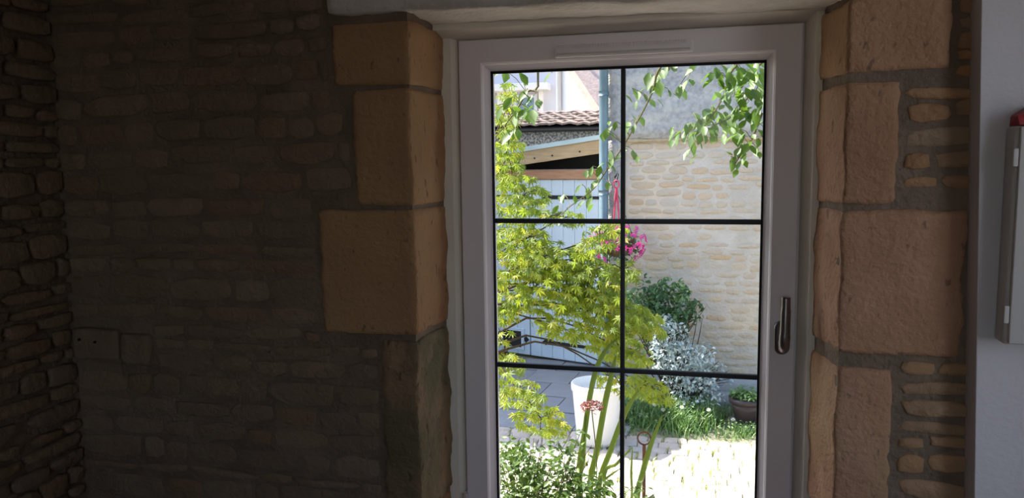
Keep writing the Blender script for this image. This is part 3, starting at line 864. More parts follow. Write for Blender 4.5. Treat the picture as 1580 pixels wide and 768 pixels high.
for j in range(nrow):
    for i in range(16):
        sdist = 0.02 + j * 0.22 * 0.82
        x = -3.55 + i * 0.185 + (j % 2) * .09
        yy = SY - 0.03 + sdist * math.cos(rp_) + .11; zz = zE + 0.015 + (sdist + .11) * math.sin(rp_) + rnd.uniform(0, .012)
        link('roof_tile', tile_me[rnd.randrange(4)], shed, M=Matrix.Translation((x, yy, zz)) @ Euler((rp_ - .09, 0, rnd.uniform(-.03, .03))).to_matrix().to_4x4() @ Matrix.Diagonal((.18, .26, .028, 1)))

# ------------------------------------------------------------------ white house far behind
FY = 15.0
wh = thing('white_house', 'white rendered house with pink tiled gable verge beyond the shed', 'house', (-3, FY, GZ))
xr = at(862, 140, FY).x
apex = at(880, 105, FY); verge = at(924, 168, FY)
MB().add(*gridbox((-9, FY + 0.3, GZ), (xr, FY + 4, GZ + 7))).build('wall', MT['shaded_white'], wh)
gS = Vector((at(862, 140, FY - 2).x, FY - 2, 0)); gdir = Vector((0.72, -0.69, 0)).normalized(); gnn = Vector((-0.69, -0.72, 0)).normalized()
WM = Matrix(((gdir.x, -gnn.x, 0, gS.x), (gdir.y, -gnn.y, 0, gS.y), (0, 0, 1, 0), (0, 0, 0, 1)))
def onW(px, py):
    d = FWD + RGT * ((px - 790) / F_PX) - UPV * ((py - 384) / F_PX)
    p = WM.inverted() @ (CAM + d * ((gS - CAM).dot(gnn) / d.dot(gnn)))
    return p.x, p.z
(ux, uz), (vx, vz) = onW(884, 110), onW(923, 168)
gz_ = lambda x: uz + (vz - uz) / (vx - ux) * (x - ux)
x_e = vx + 0.6
V = [(0, 0, GZ), (x_e, 0, GZ), (x_e, 0, gz_(x_e)), (0, 0, gz_(0)), (0, 2, GZ), (x_e, 2, GZ), (x_e, 2, gz_(x_e)), (0, 2, gz_(0))]
MB().add(V, [(0, 1, 2, 3), (7, 6, 5, 4), (0, 4, 5, 1), (1, 5, 6, 2), (2, 6, 7, 3), (3, 7, 4, 0)], WM).build('gable_wall', MT['whitewall'], wh)
V = [(-.3, -.15, gz_(-.3)), (x_e + .2, -.15, gz_(x_e + .2)), (x_e + .2, 2, gz_(x_e + .2)), (-.3, 2, gz_(-.3))]
V += [(a, b, c + 0.22) for a, b, c in V]
MB().add(V, [(0, 3, 2, 1), (4, 5, 6, 7), (0, 1, 5, 4), (1, 2, 6, 5), (2, 3, 7, 6), (3, 0, 4, 7)], WM).build('verge_roof', MT['pinktile'], wh)
MB().add(*tube([(gS.x + .02, FY - 2.08, GZ), (gS.x + .02, FY - 2.08, GZ + 5)], 0.05, 12)).build('downpipe', MT['whitewall'], wh, True)
a, b = at(768, 130, FY), at(846, 128, FY)
MB().add(*gridbox((a.x - 3, FY - 0.1, a.z - 0.16), (b.x, FY + 0.32, a.z + 0.0), r=.02)).build('cornice', MT['whitewall'], wh)
for p0, p1 in ((763, 786), (828, 835)):
    q0, q1 = at(p0, 140, FY), at(p1, 200, FY)
    MB().add(*gridbox((q0.x, FY + .2, q1.z - 1), (q1.x, FY + 0.31, a.z - .16), r=.01)).build('pilaster', MT['whitewall'], wh)
q0, q1 = at(788, 146, FY), at(826, 200, FY)
wd = MB().add(*gridbox((q0.x, FY + .25, q1.z - .8), (q1.x, FY + 0.31, a.z - .22), r=.01)).build('window', MT['shaded_white'], wh)
MB().add(*gridbox((q0.x + .08, FY + .24, q1.z - .7), (q1.x - .08, FY + 0.26, a.z - .3))).build('pane', MT['zinc'], wd)
# far tree behind the verge
def cloud_leaf(tv, tf, spots):
    V, Fc = [], []
    for M_ in spots:
        o = len(V)
        V += [tuple(M_ @ Vector(p)) for p in tv]
        Fc += [tuple(i + o for i in f) for f in tf]
    return V, Fc

OV_V = [(0, 0, 0), (0.20, 0.28, 0.07), (0.27, 0.55, 0.06), (0.12, 0.85, 0.0), (0, 1.0, -0.08), (-0.12, 0.85, 0.0), (-0.27, 0.55, 0.06), (-0.20, 0.28, 0.07), (0, 0.3, 0), (0, 0.6, -0.01)]
OV_F = [(0, 1, 8), (0, 8, 7), (1, 2, 9, 8), (8, 9, 6, 7), (2, 3, 4, 9), (9, 4, 5, 6)]
SM_V = [(0, 0, 0), (0.25, 0.5, 0.06), (0, 1, -0.05), (-0.25, 0.5, 0.06)]
SM_F = [(0, 1, 2), (0, 2, 3)]
def maple_tmpl():
    V, Fc = [(0, 0, 0)], []
    for a, l in ((0, 1.0), (38, .92), (-38, .92), (76, .72), (-76, .72), (118, .42), (-118, .42)):
        r_ = math.radians(a); d = Vector((math.sin(r_), math.cos(r_), 0)); s = Vector((d.y, -d.x, 0))
        i = len(V)
        V += [tuple(d * l * .22 + s * .10 * l), tuple(d * l * .55 + s * .115 * l + Vector((0, 0, -.03))), tuple(d * l + Vector((0, 0, -.16 * l))), tuple(d * l * .55 - s * .115 * l + Vector((0, 0, -.03))), tuple(d * l * .22 - s * .10 * l)]
        Fc += [(0, i, i + 1, i + 2), (0, i + 2, i + 3, i + 4)]
    return V, Fc
MP_V, MP_F = maple_tmpl()

def orient(pos, az, tilt, roll, s):
    return Matrix.Translation(pos) @ Euler((0, 0, az)).to_matrix().to_4x4() @ Euler((tilt, roll, 0)).to_matrix().to_4x4() @ Matrix.Diagonal((s, s, s, 1))

ft = thing('garden_tree', 'distant green tree beyond the white house gable', 'tree', (-2.5, 22, GZ))
rnd = random.Random(2)
c = at(915, 112, 22)
MB().add(*tube([(c.x, 22, GZ), (c.x + .1, 22, c.z)], [.15, .08], 8)).build('trunk', MT['bark'], ft)
sp = []
for _ in range(900):
    d = Vector((rnd.gauss(0, 1), rnd.gauss(0, 1), rnd.gauss(0, 1))).normalized() * rnd.uniform(.5, 1.0) * 1.5
    sp.append(orient(c + Vector((d.x, d.y, d.z + .4)), rnd.uniform(0, 6.3), rnd.uniform(-1, 1), rnd.uniform(-1, 1), .16))
tag(MB().add(*cloud_leaf(SM_V, SM_F, sp)).build('foliage', MT['shrub_i'], ft), kind='stuff')

# ------------------------------------------------------------------ Japanese maple in front of the door
rnd = random.Random(21)
mp = thing('maple_tree', 'yellow green Japanese maple with feathery leaves outside the door', 'tree', (-1.25, 1.7, GZ))
MY = 1.55
trunk_top = Vector((-1.12, 1.62, 0.75))
trunk = MB().add(*tube(smooth_path([(-1.25, 1.7, GZ), (-1.22, 1.68, 0.0), (-1.15, 1.64, 0.45), trunk_top]), [.05] * 7 + [.045] * 6 + [.036] * 6, 10)).build('trunk', MT['bark'], mp, True)
# (px, py, rx, ry, tilt, count, depth)
BL = [(783, 165, 16, 36, 0, 36, 1.7), (784, 240, 22, 42, 0, 90, 1.65), (800, 305, 42, 34, 0.1, 95, 1.6), (868, 335, 36, 10, 0.1, 18, 1.5), (800, 372, 42, 34, 0, 130, 1.5),
      (852, 402, 56, 26, 0.1, 130, 1.45), (825, 445, 62, 34, 0.2, 130, 1.55), (905, 430, 56, 34, 0.25, 150, 1.45), (925, 366, 42, 18, -0.35, 46, 1.4),
      (925, 478, 60, 32, 0.35, 130, 1.5), (985, 490, 42, 17, 0.45, 66, 1.45), (955, 535, 50, 20, 0.4, 62, 1.5), (1003, 598, 34, 14, 0.5, 36, 1.4), (955, 590, 36, 12, 0.3, 16, 1.5),
      (780, 478, 20, 16, 0, 22, 1.6), (862, 505, 40, 14, 0.3, 26, 1.55), (786, 560, 22, 14, 0.2, 18, 1.5), (800, 604, 36, 20, 0.1, 46, 1.35), (835, 645, 40, 24, 0.2, 36, 1.3), (778, 530, 14, 40, 0, 14, 1.6), (960, 415, 26, 14, .2, 22, 1.4),
      (715, 300, 46, 60, 0, 45, 1.75), (700, 410, 56, 50, 0, 50, 1.8), (640, 360, 60, 60, 0, 40, 1.9), (725, 210, 36, 50, 0, 22, 1.8), (700, 500, 50, 40, 0, 30, 1.7)]
spots = []
for bi, (cx, cy, rx, ry, tl, n, dep) in enumerate(BL):
    cen = at(cx, cy, dep)
    mid = trunk_top.lerp(cen, 0.5) + Vector((0, rnd.uniform(-.08, .08), 0.06))
    start = trunk_top if cy < 520 else Vector((-1.17, 1.65, 0.35))
    path = smooth_path([start, mid, cen], 4)
    MB().add(*tube(path, [0.009 - 0.007 * k / (len(path) - 1) for k in range(len(path))], 6)).build('branch', MT['bark'], mp)
    tw = MB()
    for t in range(5):
        a = rnd.uniform(0, 6.28)
        dx, dy = rx * .9 * math.cos(a), ry * .9 * math.sin(a)
        e = at(cx + dx * math.cos(tl) - dy * math.sin(tl), cy + dx * math.sin(tl) + dy * math.cos(tl), dep + rnd.uniform(-.2, .2))
        tw.add(*tube([cen, cen.lerp(e, .5) + Vector((0, 0, .012)), e], [.0035, .0026, .0015], 5))
    tw.build('twig', MT['bark'], mp)
    ntier = max(2, int(ry / 8))
    for k in range(int(n * 2.9)):
        a = rnd.uniform(0, 6.28); q = math.sqrt(rnd.random())
        dx, dy = rx * 1.1 * q * math.cos(a), ry * 1.1 * q * math.sin(a)
        tier = ry * 2 / ntier
        dy = (round(dy / tier) * tier) * .4 + dy * .6 + 0.05 * abs(dx)
        p = at(cx + dx * math.cos(tl) - dy * math.sin(tl), cy + dx * math.sin(tl) + dy * math.cos(tl), dep + rnd.gauss(0, .13))
        az = math.pi + rnd.gauss(.5, .9)
        spots.append((orient(p, az, rnd.gauss(-.85, .35), rnd.gauss(0, .4), rnd.uniform(.026, .046)), p.y))
leaf_me = MB().add(MP_V, MP_F).mesh('leaf', MT['maple'])
order = sorted(range(len(spots)), key=lambda i: spots[i][1])
for i in order[:298]:
    link('leaf', leaf_me, mp, M=spots[i][0])
tag(MB().add(*cloud_leaf(MP_V, MP_F, [spots[i][0] for i in order[298:]])).build('foliage', MT['maple_i'], mp), kind='stuff')

# ------------------------------------------------------------------ climbing vine hanging over the door
vn = thing('climbing_vine', 'climbing vine with oval green leaves hanging in front of the door', 'vine', (0.95, 0.36, GZ))
VY = 0.75
MB().add(*tube(smooth_path([(0.95, 0.36, GZ), (0.92, 0.36, 0.8), (0.97, 0.36, 1.9), (0.8, 0.45, 2.5), (0.55, 0.6, 2.62), (0.2, 0.72, 2.66), (-0.35, 0.75, 2.6), (-0.6, 0.75, 2.5)], 5), [.02] * 36, 8)).build('stem', MT['bark'], vn, True)
BR = [  # each: starting point, pixel path, leaves as (px, py, length px)
    [(-0.5, .74, 2.53), [(830, 108), (812, 142), (798, 168), (780, 192), (764, 212)], VY],
    [(-0.5, .74, 2.53), [(852, 60), (852, 100), (851, 112)], VY],
    [(-0.2, .72, 2.6), [(1012, 60), (1012, 118), (1000, 156), (962, 224), (936, 262), (915, 292), (880, 318), (862, 336)], VY],
    [(0.1, .72, 2.65), [(1035, 80), (1020, 108), (1008, 132)], VY + .05],
    [(0.2, .72, 2.65), [(1076, 70), (1076, 92), (1070, 108)], VY],
    [(0.3, .70, 2.62), [(1140, 60), (1128, 112), (1116, 148), (1100, 176), (1075, 205), (1066, 232)], VY - .05],
    [(0.4, .68, 2.62), [(1185, 110), (1160, 140), (1138, 172), (1110, 190), (1078, 196), (1050, 212)], VY],
    [(0.5, .64, 2.62), [(1192, 140), (1176, 175), (1160, 215), (1142, 240), (1130, 262)], VY - .1],
    [(0.4, .68, 2.62), [(1180, 60), (1172, 100), (1150, 128), (1130, 150)], VY + .05],
]
LV = [(782, 118, 20), (800, 118, 20), (806, 150, 22), (815, 146, 20), (826, 152, 18), (790, 158, 20), (804, 168, 24), (814, 176, 20), (822, 178, 26), (800, 182, 22), (786, 172, 18), (776, 172, 20), (780, 206, 18), (792, 212, 24), (800, 206, 18), (770, 190, 16), (851, 118, 16), (831, 160, 18),
      (1003, 118, 18), (1012, 124, 22), (1022, 118, 20), (1030, 108, 18), (1040, 106, 14), (1018, 136, 18), (1008, 140, 16), (1050, 138, 20), (1060, 130, 16), (1030, 142, 14), (975, 142, 16), (985, 146, 14), (994, 150, 14), (1001, 158, 14), (985, 184, 16), (972, 196, 20), (980, 196, 14), (965, 200, 14), (935, 205, 16), (945, 200, 14), (931, 210, 16), (951, 192, 12),
      (968, 236, 14), (976, 238, 16), (983, 244, 12), (942, 238, 14), (936, 256, 20), (946, 250, 14), (928, 270, 16), (915, 262, 16), (905, 268, 14), (924, 284, 18), (938, 286, 14), (908, 296, 18), (898, 290, 14), (914, 310, 16), (903, 316, 16), (886, 306, 14), (870, 306, 16), (862, 322, 14), (878, 328, 12), (868, 340, 14),
      (1076, 108, 18), (1096, 120, 18), (1104, 120, 22), (1112, 106, 16), (1120, 150, 16), (1112, 160, 18), (1124, 166, 14), (1098, 170, 20), (1106, 178, 18), (1088, 180, 16), (1070, 180, 14), (1078, 190, 18), (1090, 196, 18), (1064, 196, 16), (1072, 212, 20), (1064, 222, 22), (1082, 212, 16), (1056, 210, 18), (1048, 212, 18), (1042, 208, 14), (1066, 236, 18), (1058, 198, 16), (1098, 206, 22), (1106, 200, 20), (1116, 196, 18), (1126, 186, 18), (1134, 196, 20), (1136, 212, 22), (1142, 206, 18),
      (1128, 118, 18), (1136, 128, 20), (1142, 110, 18), (1150, 122, 20), (1158, 112, 20), (1164, 126, 22), (1172, 112, 20), (1178, 124, 20), (1172, 140, 20), (1160, 146, 22), (1150, 142, 18), (1144, 156, 20), (1156, 164, 20), (1166, 160, 18), (1176, 158, 18), (1132, 142, 16), (1152, 182, 20), (1164, 178, 20), (1174, 184, 18), (1146, 176, 18), (1138, 170, 18), (1168, 206, 18), (1176, 200, 16), (1174, 214, 14), (1160, 226, 18), (1152, 232, 18), (1144, 236, 16), (1168, 234, 14), (1136, 246, 16), (1130, 254, 14), (1144, 252, 14), (1128, 246, 12), (1152, 244, 14),
      (1120, 130, 18), (1184, 150, 20), (1186, 190, 18), (1182, 132, 20), (1146, 134, 18), (1168, 102, 18), (1154, 100, 18), (1132, 104, 16)]
brpts = []
for st, pts, dep in BR:
    P = [Vector(st)] + [at(x, y, dep) for x, y in pts]
    path = smooth_path(P, 4)
    brpts += [(p, dep) for p in path[3:]]
    MB().add(*tube(path, [.0055 - .004 * k / len(path) for k in range(len(path))], 6)).build('branch', MT['twig'], vn)
lm = MB().add(OV_V, OV_F).mesh('leaf', MT['vine'], True)
stalks = MB()
rnd = random.Random(12)
for (lx, ly, ln) in LV:
    best = min(brpts, key=lambda q: (q[0] - at(lx, ly, q[1])).length)
    p = at(lx, ly - ln * .4, best[1] + rnd.uniform(-.09, .09))
    s = ln / 1190 * (p.y + 2.1) * 1.3
    stalks.add(*tube([best[0], best[0].lerp(p, .5) + Vector((0, 0, .01)), p], .0012, 4))
    az = math.pi + rnd.uniform(-1.3, 1.3)
    link('leaf', lm, vn, M=orient(p, az, rnd.uniform(-1.2, -.7), rnd.uniform(-.5, .5), s))
    if lx > 1000 or rnd.random() < .4:
        link('leaf', lm, vn, M=orient(p + Vector((rnd.uniform(-.03, .03), rnd.uniform(-.05, .05), rnd.uniform(-.03, .02))), az + rnd.choice((-1, 1)) * rnd.uniform(.5, 1.2), rnd.uniform(-1.1, -.5), rnd.uniform(-.5, .5), s * rnd.uniform(.75, 1)))
    if lx > 1085 and ly < 225:
        link('leaf', lm, vn, M=orient(p + Vector((rnd.uniform(-.04, .04), rnd.uniform(-.06, .06), rnd.uniform(-.04, .03))), rnd.uniform(0, 6.28), rnd.uniform(-1.1, -.4), rnd.uniform(-.5, .5), s * rnd.uniform(.7, 1)))
stalks.build('leaf_stalks', MT['twig'], vn)

# ------------------------------------------------------------------ low bush by the door
bu = thing('garden_bush', 'dark twiggy bush with small leaves growing low by the door', 'bush', (-0.55, 1.0, GZ))
rnd = random.Random(33)
sp = []
base = Vector((-0.55, 1.0, GZ))
for bi, (cx, cy, rx, ry, n, dep) in enumerate([(795, 730, 36, 44, 260, 1.0), (850, 740, 46, 36, 240, .95), (905, 755, 40, 24, 120, .95), (800, 690, 34, 20, 40, 1.05), (860, 690, 40, 18, 45, 1.0), (985, 762, 26, 14, 24, 1.0), (820, 800, 70, 40, 220, .95), (920, 800, 50, 30, 100, .95), (893, 690, 20, 30, 16, 1.0)]):
    cen = at(cx, cy, dep)
    for t in range(6):
        a = rnd.uniform(0, 6.28)
        e = at(cx + rx * math.cos(a), cy + ry * math.sin(a), dep + rnd.uniform(-.12, .12))
        MB().add(*tube(smooth_path([base + Vector((rnd.uniform(-.05, .05), 0, 0)), base.lerp(e, .55) + Vector((rnd.uniform(-.05, .05), 0, .04)), e], 4), [.004 - .003 * k / 8 for k in range(9)], 5)).build('twig', MT['bark'], bu)
    for k in range(int(n * 1.7)):
        a = rnd.uniform(0, 6.28); q = math.sqrt(rnd.random())
        p = at(cx + rx * q * math.cos(a), cy + ry * q * math.sin(a), dep + rnd.gauss(0, .1))
        sp.append((orient(p, rnd.uniform(0, 6.28), rnd.gauss(-.35, .4), rnd.gauss(0, .4), rnd.uniform(.023, .040)), p.z, cy))
lm = MB().add(OV_V, OV_F).mesh('leaf', MT['bush'], True)
sp.sort(key=lambda s: -s[1])
for s in sp[:260]: link('leaf', lm, bu, M=s[0])
tag(MB().add(*cloud_leaf(OV_V, OV_F, [s[0] for s in sp[260:]])).build('foliage', MT['bush_i'], bu), kind='stuff')

# ------------------------------------------------------------------ iris blades, flower, stake
ir = thing('iris_plant', 'clump of tall strap-like green iris leaves outside the glass', 'plant', (-0.14, 1.25, GZ))
def blade(pts, wpx, dep=1.25):
    P = [at(x, y, dep + .12 * i / len(pts)) for i, (x, y) in enumerate(pts)]
    P = [Vector((-0.14 + (P[0].x + .14) * .35, 1.25, GZ))] + P
    path = smooth_path(P, 6)
    V, Fc = [], []
    hw = wpx / 1190 * (dep + 2.1) / 2
    n = len(path)
    for i, p in enumerate(path):
        t = (path[min(i + 1, n - 1)] - path[max(i - 1, 0)]).normalized()
        s = t.cross(Vector((0.25, 1, 0))).normalized()
        k = hw * (1 if i < n * .6 else max(.05, 1 - ((i - n * .6) / (n * .4)) ** 1.6))
        d = s.cross(t) * hw * .35
        V += [tuple(p - s * k), tuple(p + d), tuple(p + s * k)]
    for i in range(n - 1):
        a = i * 3
        Fc += [(a, a + 1, a + 4, a + 3), (a + 1, a + 2, a + 5, a + 4)]
    MB().add(V, Fc).build('leaf', MT['blade'], ir, True)
blade([(893, 768), (903, 660), (917, 580), (935, 540), (957, 518)], 9)
blade([(911, 768), (922, 690), (934, 620), (946, 568), (950, 548)], 10)
blade([(923, 768), (944, 690), (968, 630), (992, 594)], 9)
blade([(932, 745), (952, 715), (976, 690)], 5)
blade([(974, 780), (974, 730), (976, 690)], 4, 1.35)
blade([(983, 768), (990, 735), (1003, 690), (1022, 640)], 9, 1.2)
blade([(897, 768), (901, 700), (904, 640)], 7, 1.2)
blade([(905, 770), (930, 742), (958, 722)], 4, 1.2)
fl = thing('wild_flower', 'dusty pink flat flower head on a thin stem among iris leaves', 'flower', (-0.32, 1.2, GZ))
fc = at(913, 628, 1.2)
MB().add(*tube(smooth_path([(-0.32, 1.2, GZ), (fc.x + .02, 1.2, .1), (fc.x, fc.y, fc.z - .01)], 5), .0025, 6)).build('stem', MT['twig'], fl)
rnd = random.Random(3); sp = []
for k in range(170):
    a = rnd.uniform(0, 6.28); q = math.sqrt(rnd.random())
    sp.append(orient(fc + Vector((.05 * q * math.cos(a), .05 * q * math.sin(a), .022 * (1 - q * q) + rnd.uniform(-.012, .008))), a, rnd.uniform(-.6, .6), rnd.uniform(-.6, .6), .020))
tag(MB().add(*cloud_leaf(SM_V, SM_F, sp)).build('florets', MT['dustypink'], fl), kind='stuff')
sk = thing('garden_stake', 'rusty iron garden stake with a ring top', 'stake', (0, 1.5, GZ))
rc = at(994, 676, 1.5)
sk.location.x = rc.x; PINV[sk.name] = Matrix.Translation(-sk.location)
MB().add(*tube([(rc.x, 1.5, GZ), (rc.x, 1.5, rc.z - .033)], .0085, 10)).build('rod', MT['rust'], sk, True)
ringp = [(rc.x + .031 * math.cos(t * math.pi / 12), 1.5, rc.z + .031 * math.sin(t * math.pi / 12)) for t in range(25)]
MB().add(*tube(ringp, .0042, 8, False)).build('ring', MT['rust'], sk, True)

# ------------------------------------------------------------------ planters
pc = at_ground(917, 692)
pl = thing('planter', 'large white tapered planter standing on the courtyard paving', 'planter', (pc.x, pc.y + .15, GZ))
ptz = at(915, 590, pc.y + .15).z - GZ
R_ = 40.5 / 1190 * (pc.y + .15 + 2.1)
prf = [(R_ * .76, 0), (R_ * .80, .03), (R_ * .96, ptz - .06), (R_ * .965, ptz - .055), (R_ * 1.01, ptz - .05), (R_ * 1.02, ptz - .006), (R_ * 1.0, ptz), (R_ * .93, ptz), (R_ * .91, ptz - .01), (R_ * .88, ptz - .07)]
MB().add(*lathe(prf, (pc.x, pc.y + .15, GZ + 0.004), 48)).build('pot_body', MT['potwhite'], pl, True)
MB().add(*lathe([(0.01, ptz - .075), (R_ * .86, ptz - .075), (R_ * .87, ptz - .068), (0.01, ptz - .062)], (pc.x, pc.y + .15, GZ), 32)).build('soil', MT['plinth'], pl, True)
dpc = at_ground(1152, 652)
dpot = thing('flower_pot', 'dark brown glazed pot with leafy plants by the house wall', 'flower pot', (dpc.x, dpc.y, GZ))
k = 27 / 1190 * (dpc.y + 2.1)
hP = at(1150, 612, dpc.y).z - GZ
MB().add(*lathe([(k * .55, 0), (k * .62, .02), (k * .80, hP * .55), (k * .86, hP * .72), (k * .80, hP * .76), (k * .98, hP * .80), (k * 1.02, hP * .9), (k * 1.0, hP), (k * .9, hP), (k * .85, hP * .93)], (dpc.x, dpc.y, GZ), 36)).build('pot_body', MT['potdark'], dpot, True)
rnd = random.Random(8); sp = []
for q in range(220):
    a = rnd.uniform(0, 6.28); r_ = math.sqrt(rnd.random()) * k * .95
    sp.append(orient(Vector((dpc.x + r_ * math.cos(a), dpc.y + r_ * math.sin(a), GZ + hP * .95 + rnd.uniform(0, .07))), rnd.uniform(0, 6.3), rnd.uniform(-.7, .5), rnd.uniform(-.5, .5), rnd.uniform(.03, .05)))
tag(MB().add(*cloud_leaf(OV_V, OV_F, sp)).build('foliage', MT['grass_i'], dpot), kind='stuff')

# ------------------------------------------------------------------ hanging basket
bc = at(953, 372, 4.2)
hb = thing('hanging_basket', 'hanging basket of magenta flowers on a red ribbon at the house corner', 'basket', (bc.x, bc.y, bc.z - .12))
MB().add(*lathe([(.02, -.13), (.09, -.11), (.13, -.04), (.14, .02), (.12, .02)], bc, 24)).build('basket', MT['wicker'], hb, True)
top = at(951, 284, 4.22)
MB().add(*tube(smooth_path([(HX + .05, HY - .02, top.z + .05), (top.x, 4.35, top.z + .08), (top.x, 4.22, top.z + .02)], 4), .008, 6)).build('hook', MT['iron'], hb)
rb = MB()
lp = [top + Vector((.022 * math.cos(t * math.pi / 8 ), 0, .03 * math.sin(t * math.pi / 8))) for t in range(17)]
rb.add(*tube(lp, .006, 6, False))
for dx in (-.012, .014): rb.add(*tube([top + Vector((0, 0, -.03)), top + Vector((dx, 0, -.16)), top + Vector((dx * 1.6, 0, -.30))], [.010, .008, .006], 6))
rb.build('ribbon', MT['ribbon'], hb)
for a in (0, 2.1, 4.2):
    MB().add(*tube([top + Vector((0, 0, -.05)), bc + Vector((.13 * math.cos(a), .13 * math.sin(a), .02))], .0025, 5)).build('cord', MT['iron'], hb)
rnd = random.Random(18); sp = []
for q in range(520):
    d = Vector((rnd.gauss(0, 1), rnd.gauss(0, 1), rnd.gauss(0, 1))).normalized() * rnd.uniform(.6, 1)
    sp.append(orient(bc + Vector((d.x * .20, d.y * .17, d.z * .16 - .01)), rnd.uniform(0, 6.3), rnd.uniform(-1.4, .2), rnd.uniform(-.5, .5), rnd.uniform(.03, .045)))
tag(MB().add(*cloud_leaf(SM_V, SM_F, sp)).build('foliage', MT['shrub_i'], hb), kind='stuff')
FV, FF = [(0, 0, .0)], []
for k5 in range(5):
    a = k5 * 1.2566
    i = len(FV)
    FV += [(.55 * math.cos(a - .5), .55 * math.sin(a - .5), .15), (1.0 * math.cos(a - .2), math.sin(a - .2), .2), (1.0 * math.cos(a + .2), math.sin(a + .2), .2), (.55 * math.cos(a + .5), .55 * math.sin(a + .5), .15)]
    FF.append((0, i, i + 1, i + 2, i + 3))
fme = MB().add(FV, FF).mesh('flower', MT['magenta'])
for q in range(130):
    d = Vector((rnd.gauss(0, 1), -abs(rnd.gauss(0, .9)), rnd.gauss(0, .9))).normalized()
    p = bc + Vector((d.x * .235, d.y * .19, d.z * .185 - .01))
    if d.z < -.2 and abs(d.x) < .3: continue
    link('flower', fme, hb, M=Matrix.Translation(p) @ d.to_track_quat('Z', 'Y').to_matrix().to_4x4() @ Matrix.Diagonal((.022, .022, .022, 1)))

# ------------------------------------------------------------------ wall shrubs, grass and daisies
def shrub(name, label, blobs, material, tv, tf, size, seed, foot, cat='shrub', stems=7):
    o = thing(name, label, cat, foot)
    r = random.Random(seed); sp = []
    for (cx, cy, rx, ry, n, dep, dj) in blobs:
        cen = at(cx, cy, dep)
        for t in range(stems):
            a = r.uniform(0, 6.28)
            e = at(cx + rx * .9 * math.cos(a), cy + ry * .9 * math.sin(a), dep + r.uniform(-dj, dj) * .7)
            MB().add(*tube(smooth_path([foot, Vector(foot).lerp(e, .5) + Vector((r.uniform(-.08, .08), -.02, .08)), e], 4), [.008 - .006 * k / 8 for k in range(9)], 5)).build('stem', MT['bark'], o)
        for k in range(n):
            a = r.uniform(0, 6.28); q = math.sqrt(r.random())
            q2 = q * (1 + .18 * math.sin(a * 3 + cx) + .1 * math.sin(a * 7))
            p = at(cx + rx * q2 * math.cos(a), cy + ry * q2 * math.sin(a), dep + r.uniform(-dj, dj))
            sp.append(orient(p, r.uniform(0, 6.28), r.gauss(-.5, .5), r.gauss(0, .5), r.uniform(*size)))
    tag(MB().add(*cloud_leaf(tv, tf, sp)).build('foliage', material, o), kind='stuff')
    return o
shrub('rose_shrub', 'dark green rose shrub climbing the pale stone house wall',
      [(1030, 462, 42, 30, 640, 4.2, .16), (992, 470, 30, 36, 360, 4.22, .14), (1040, 495, 30, 22, 190, 4.2, .15), (1010, 520, 24, 40, 120, 4.25, .1), (1075, 478, 16, 18, 24, 4.25, .1)],
      MT['shrub_i'], OV_V, OV_F, (.035, .062), 41, (0.0, 4.3, GZ))
shrub('silver_shrub', 'silvery grey small-leaved shrub cascading below the dark rose shrub',
      [(1032, 520, 30, 34, 560, 4.05, .14), (1052, 560, 46, 36, 900, 4.02, .16), (1075, 600, 34, 40, 560, 4.0, .14), (1086, 560, 26, 30, 160, 4.15, .1), (1030, 590, 22, 30, 120, 4.15, .12), (1112, 580, 18, 16, 36, 4.2, .06)],
      MT['silver_i'], OV_V, OV_F, (.026, .044), 42, (0.08, 4.15, GZ))
gr = MB(); rnd = random.Random(50)
def grass_blade(mbx, p, h, lean_, wd=.006):
    a = rnd.uniform(0, 6.28); dx, dy = math.cos(a), math.sin(a)
    s = Vector((-dy, dx, 0)) * wd
    m1 = p + Vector((dx * lean_ * .35 * h, dy * lean_ * .35 * h, h * .6)); t = p + Vector((dx * lean_ * h, dy * lean_ * h, h))
    mbx.add([p - s, p + s, m1 + s * .7, m1 - s * .7, t], [(0, 1, 2, 3), (3, 2, 4)])
for k in range(15000):
    x = rnd.uniform(-0.50, 1.6); y = rnd.triangular(3.40, 4.30, 3.85)
    dens = noise.noise(Vector((x * 4, y * 4, 1)))
    if rnd.random() > .62 + dens: continue
    if y < 3.58 and rnd.random() < .6: continue
    if (x - pc.x) ** 2 + (y - pc.y - .15) ** 2 < .05 or (x - dpc.x) ** 2 + (y - dpc.y) ** 2 < .03: continue
    hmax = .10 if x > 0.35 else .2
    grass_blade(gr, Vector((x, y, GZ - .01)), rnd.uniform(.03, hmax) * (.45 + .55 * min(1, (y - 3.35) * 2)), rnd.uniform(.2, 1.3), rnd.uniform(.003, .006))
for k in range(2600):
    x = rnd.uniform(-0.48, 1.2); y = rnd.triangular(3.45, 4.25, 3.9)
    if rnd.random() > .6 + 1.2 * noise.noise(Vector((x * 5, y * 5, 7))): continue
    if (x - pc.x) ** 2 + (y - pc.y - .15) ** 2 < .055 or (x - dpc.x) ** 2 + (y - dpc.y) ** 2 < .035: continue
    M_ = orient(Vector((x, y, GZ + rnd.uniform(.0, .09 if x > .35 else .17))), rnd.uniform(0, 6.28), rnd.uniform(-.9, .2), rnd.uniform(-.4, .4), rnd.uniform(.018, .034))
    gr.add([M_ @ Vector(p) for p in SM_V], SM_F)
o = gr.build('grass_strip', MT['grass_i'])
tag(o, 'wild grass and weeds growing along the house wall', 'grass', kind='stuff')
gj = MB()
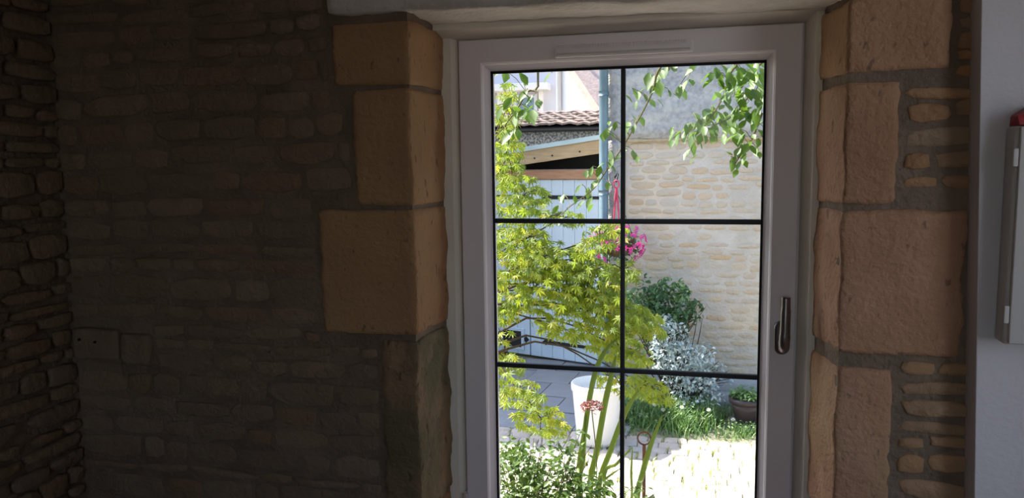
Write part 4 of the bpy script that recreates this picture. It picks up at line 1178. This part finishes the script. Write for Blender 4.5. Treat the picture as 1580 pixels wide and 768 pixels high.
for k in range(1500):
    x, y, ww, d = sett_spots[rnd.randrange(len(sett_spots))]
    if noise.noise(Vector((x * 2.2, y * 1.2, 4))) < -.02: continue
    p = Vector((x - ww / 2 + rnd.uniform(-.008, .008), y + rnd.uniform(-.05, .05), GZ - .01)) if rnd.random() < .6 else Vector((x + rnd.uniform(-.07, .07), y + d / 2, GZ - .01))
    grass_blade(gj, p, rnd.uniform(.015, .05), rnd.uniform(.3, 1.0), .004)
o = gj.build('joint_grass', MT['drygrass_i'])
tag(o, 'yellowed grass tufts in the sunlit paving joints', 'grass', kind='stuff')
DV, DF = [], []
for k in range(9):
    a = k * 2 * math.pi / 9; i = len(DV)
    DV += [(.15 * math.cos(a), .15 * math.sin(a), 0), (math.cos(a - .22), math.sin(a - .22), .1), (math.cos(a + .22), math.sin(a + .22), .1)]
    DF.append((i, i + 1, i + 2))
dme = MB().add(DV, DF).mesh('petals', MT['whitepetal'])
cme = MB().add(*lathe([(.05, .12), (.3, .08), (.3, .0), (.05, -.02)], (0, 0, 0), 8)).mesh('centre', mat('daisy centre', (.7, .5, .05), .8))
for (dx, dy) in ((1064, 642), (1131, 647), (1023, 632), (1032, 651), (1066, 652), (1010, 624), (993, 615), (1093, 632), (1092, 659), (957, 634), (1040, 664), (976, 660), (1118, 670), (1084, 645), (1052, 628), (988, 640), (1062, 648)):
    gpt = at(dx, dy, 3.75)
    lab, grp = ('small white daisy beside the dark brown glazed pot', 'white daisies by the dark pot') if dx > 1110 else (('small white daisy close beside the large white planter', 'white daisies by the planter') if dx < 980 else ('small white daisy in the grass below the silvery shrub', 'white daisies below the silvery shrub'))
    f = thing('daisy', lab, 'flower', (gpt.x, gpt.y, GZ), grp)
    link('petals', dme, f, M=Matrix.Translation(gpt) @ Euler((.6, rnd.uniform(-.3, .3), 0)).to_matrix().to_4x4() @ Matrix.Diagonal((.017, .017, .017, 1)))
    link('centre', cme, f, M=Matrix.Translation(gpt) @ Euler((.6, 0, 0)).to_matrix().to_4x4() @ Matrix.Diagonal((.017, .017, .017, 1)))
    MB().add(*tube([(gpt.x, gpt.y, GZ), gpt], .002, 4)).build('stem', MT['twig'], f)
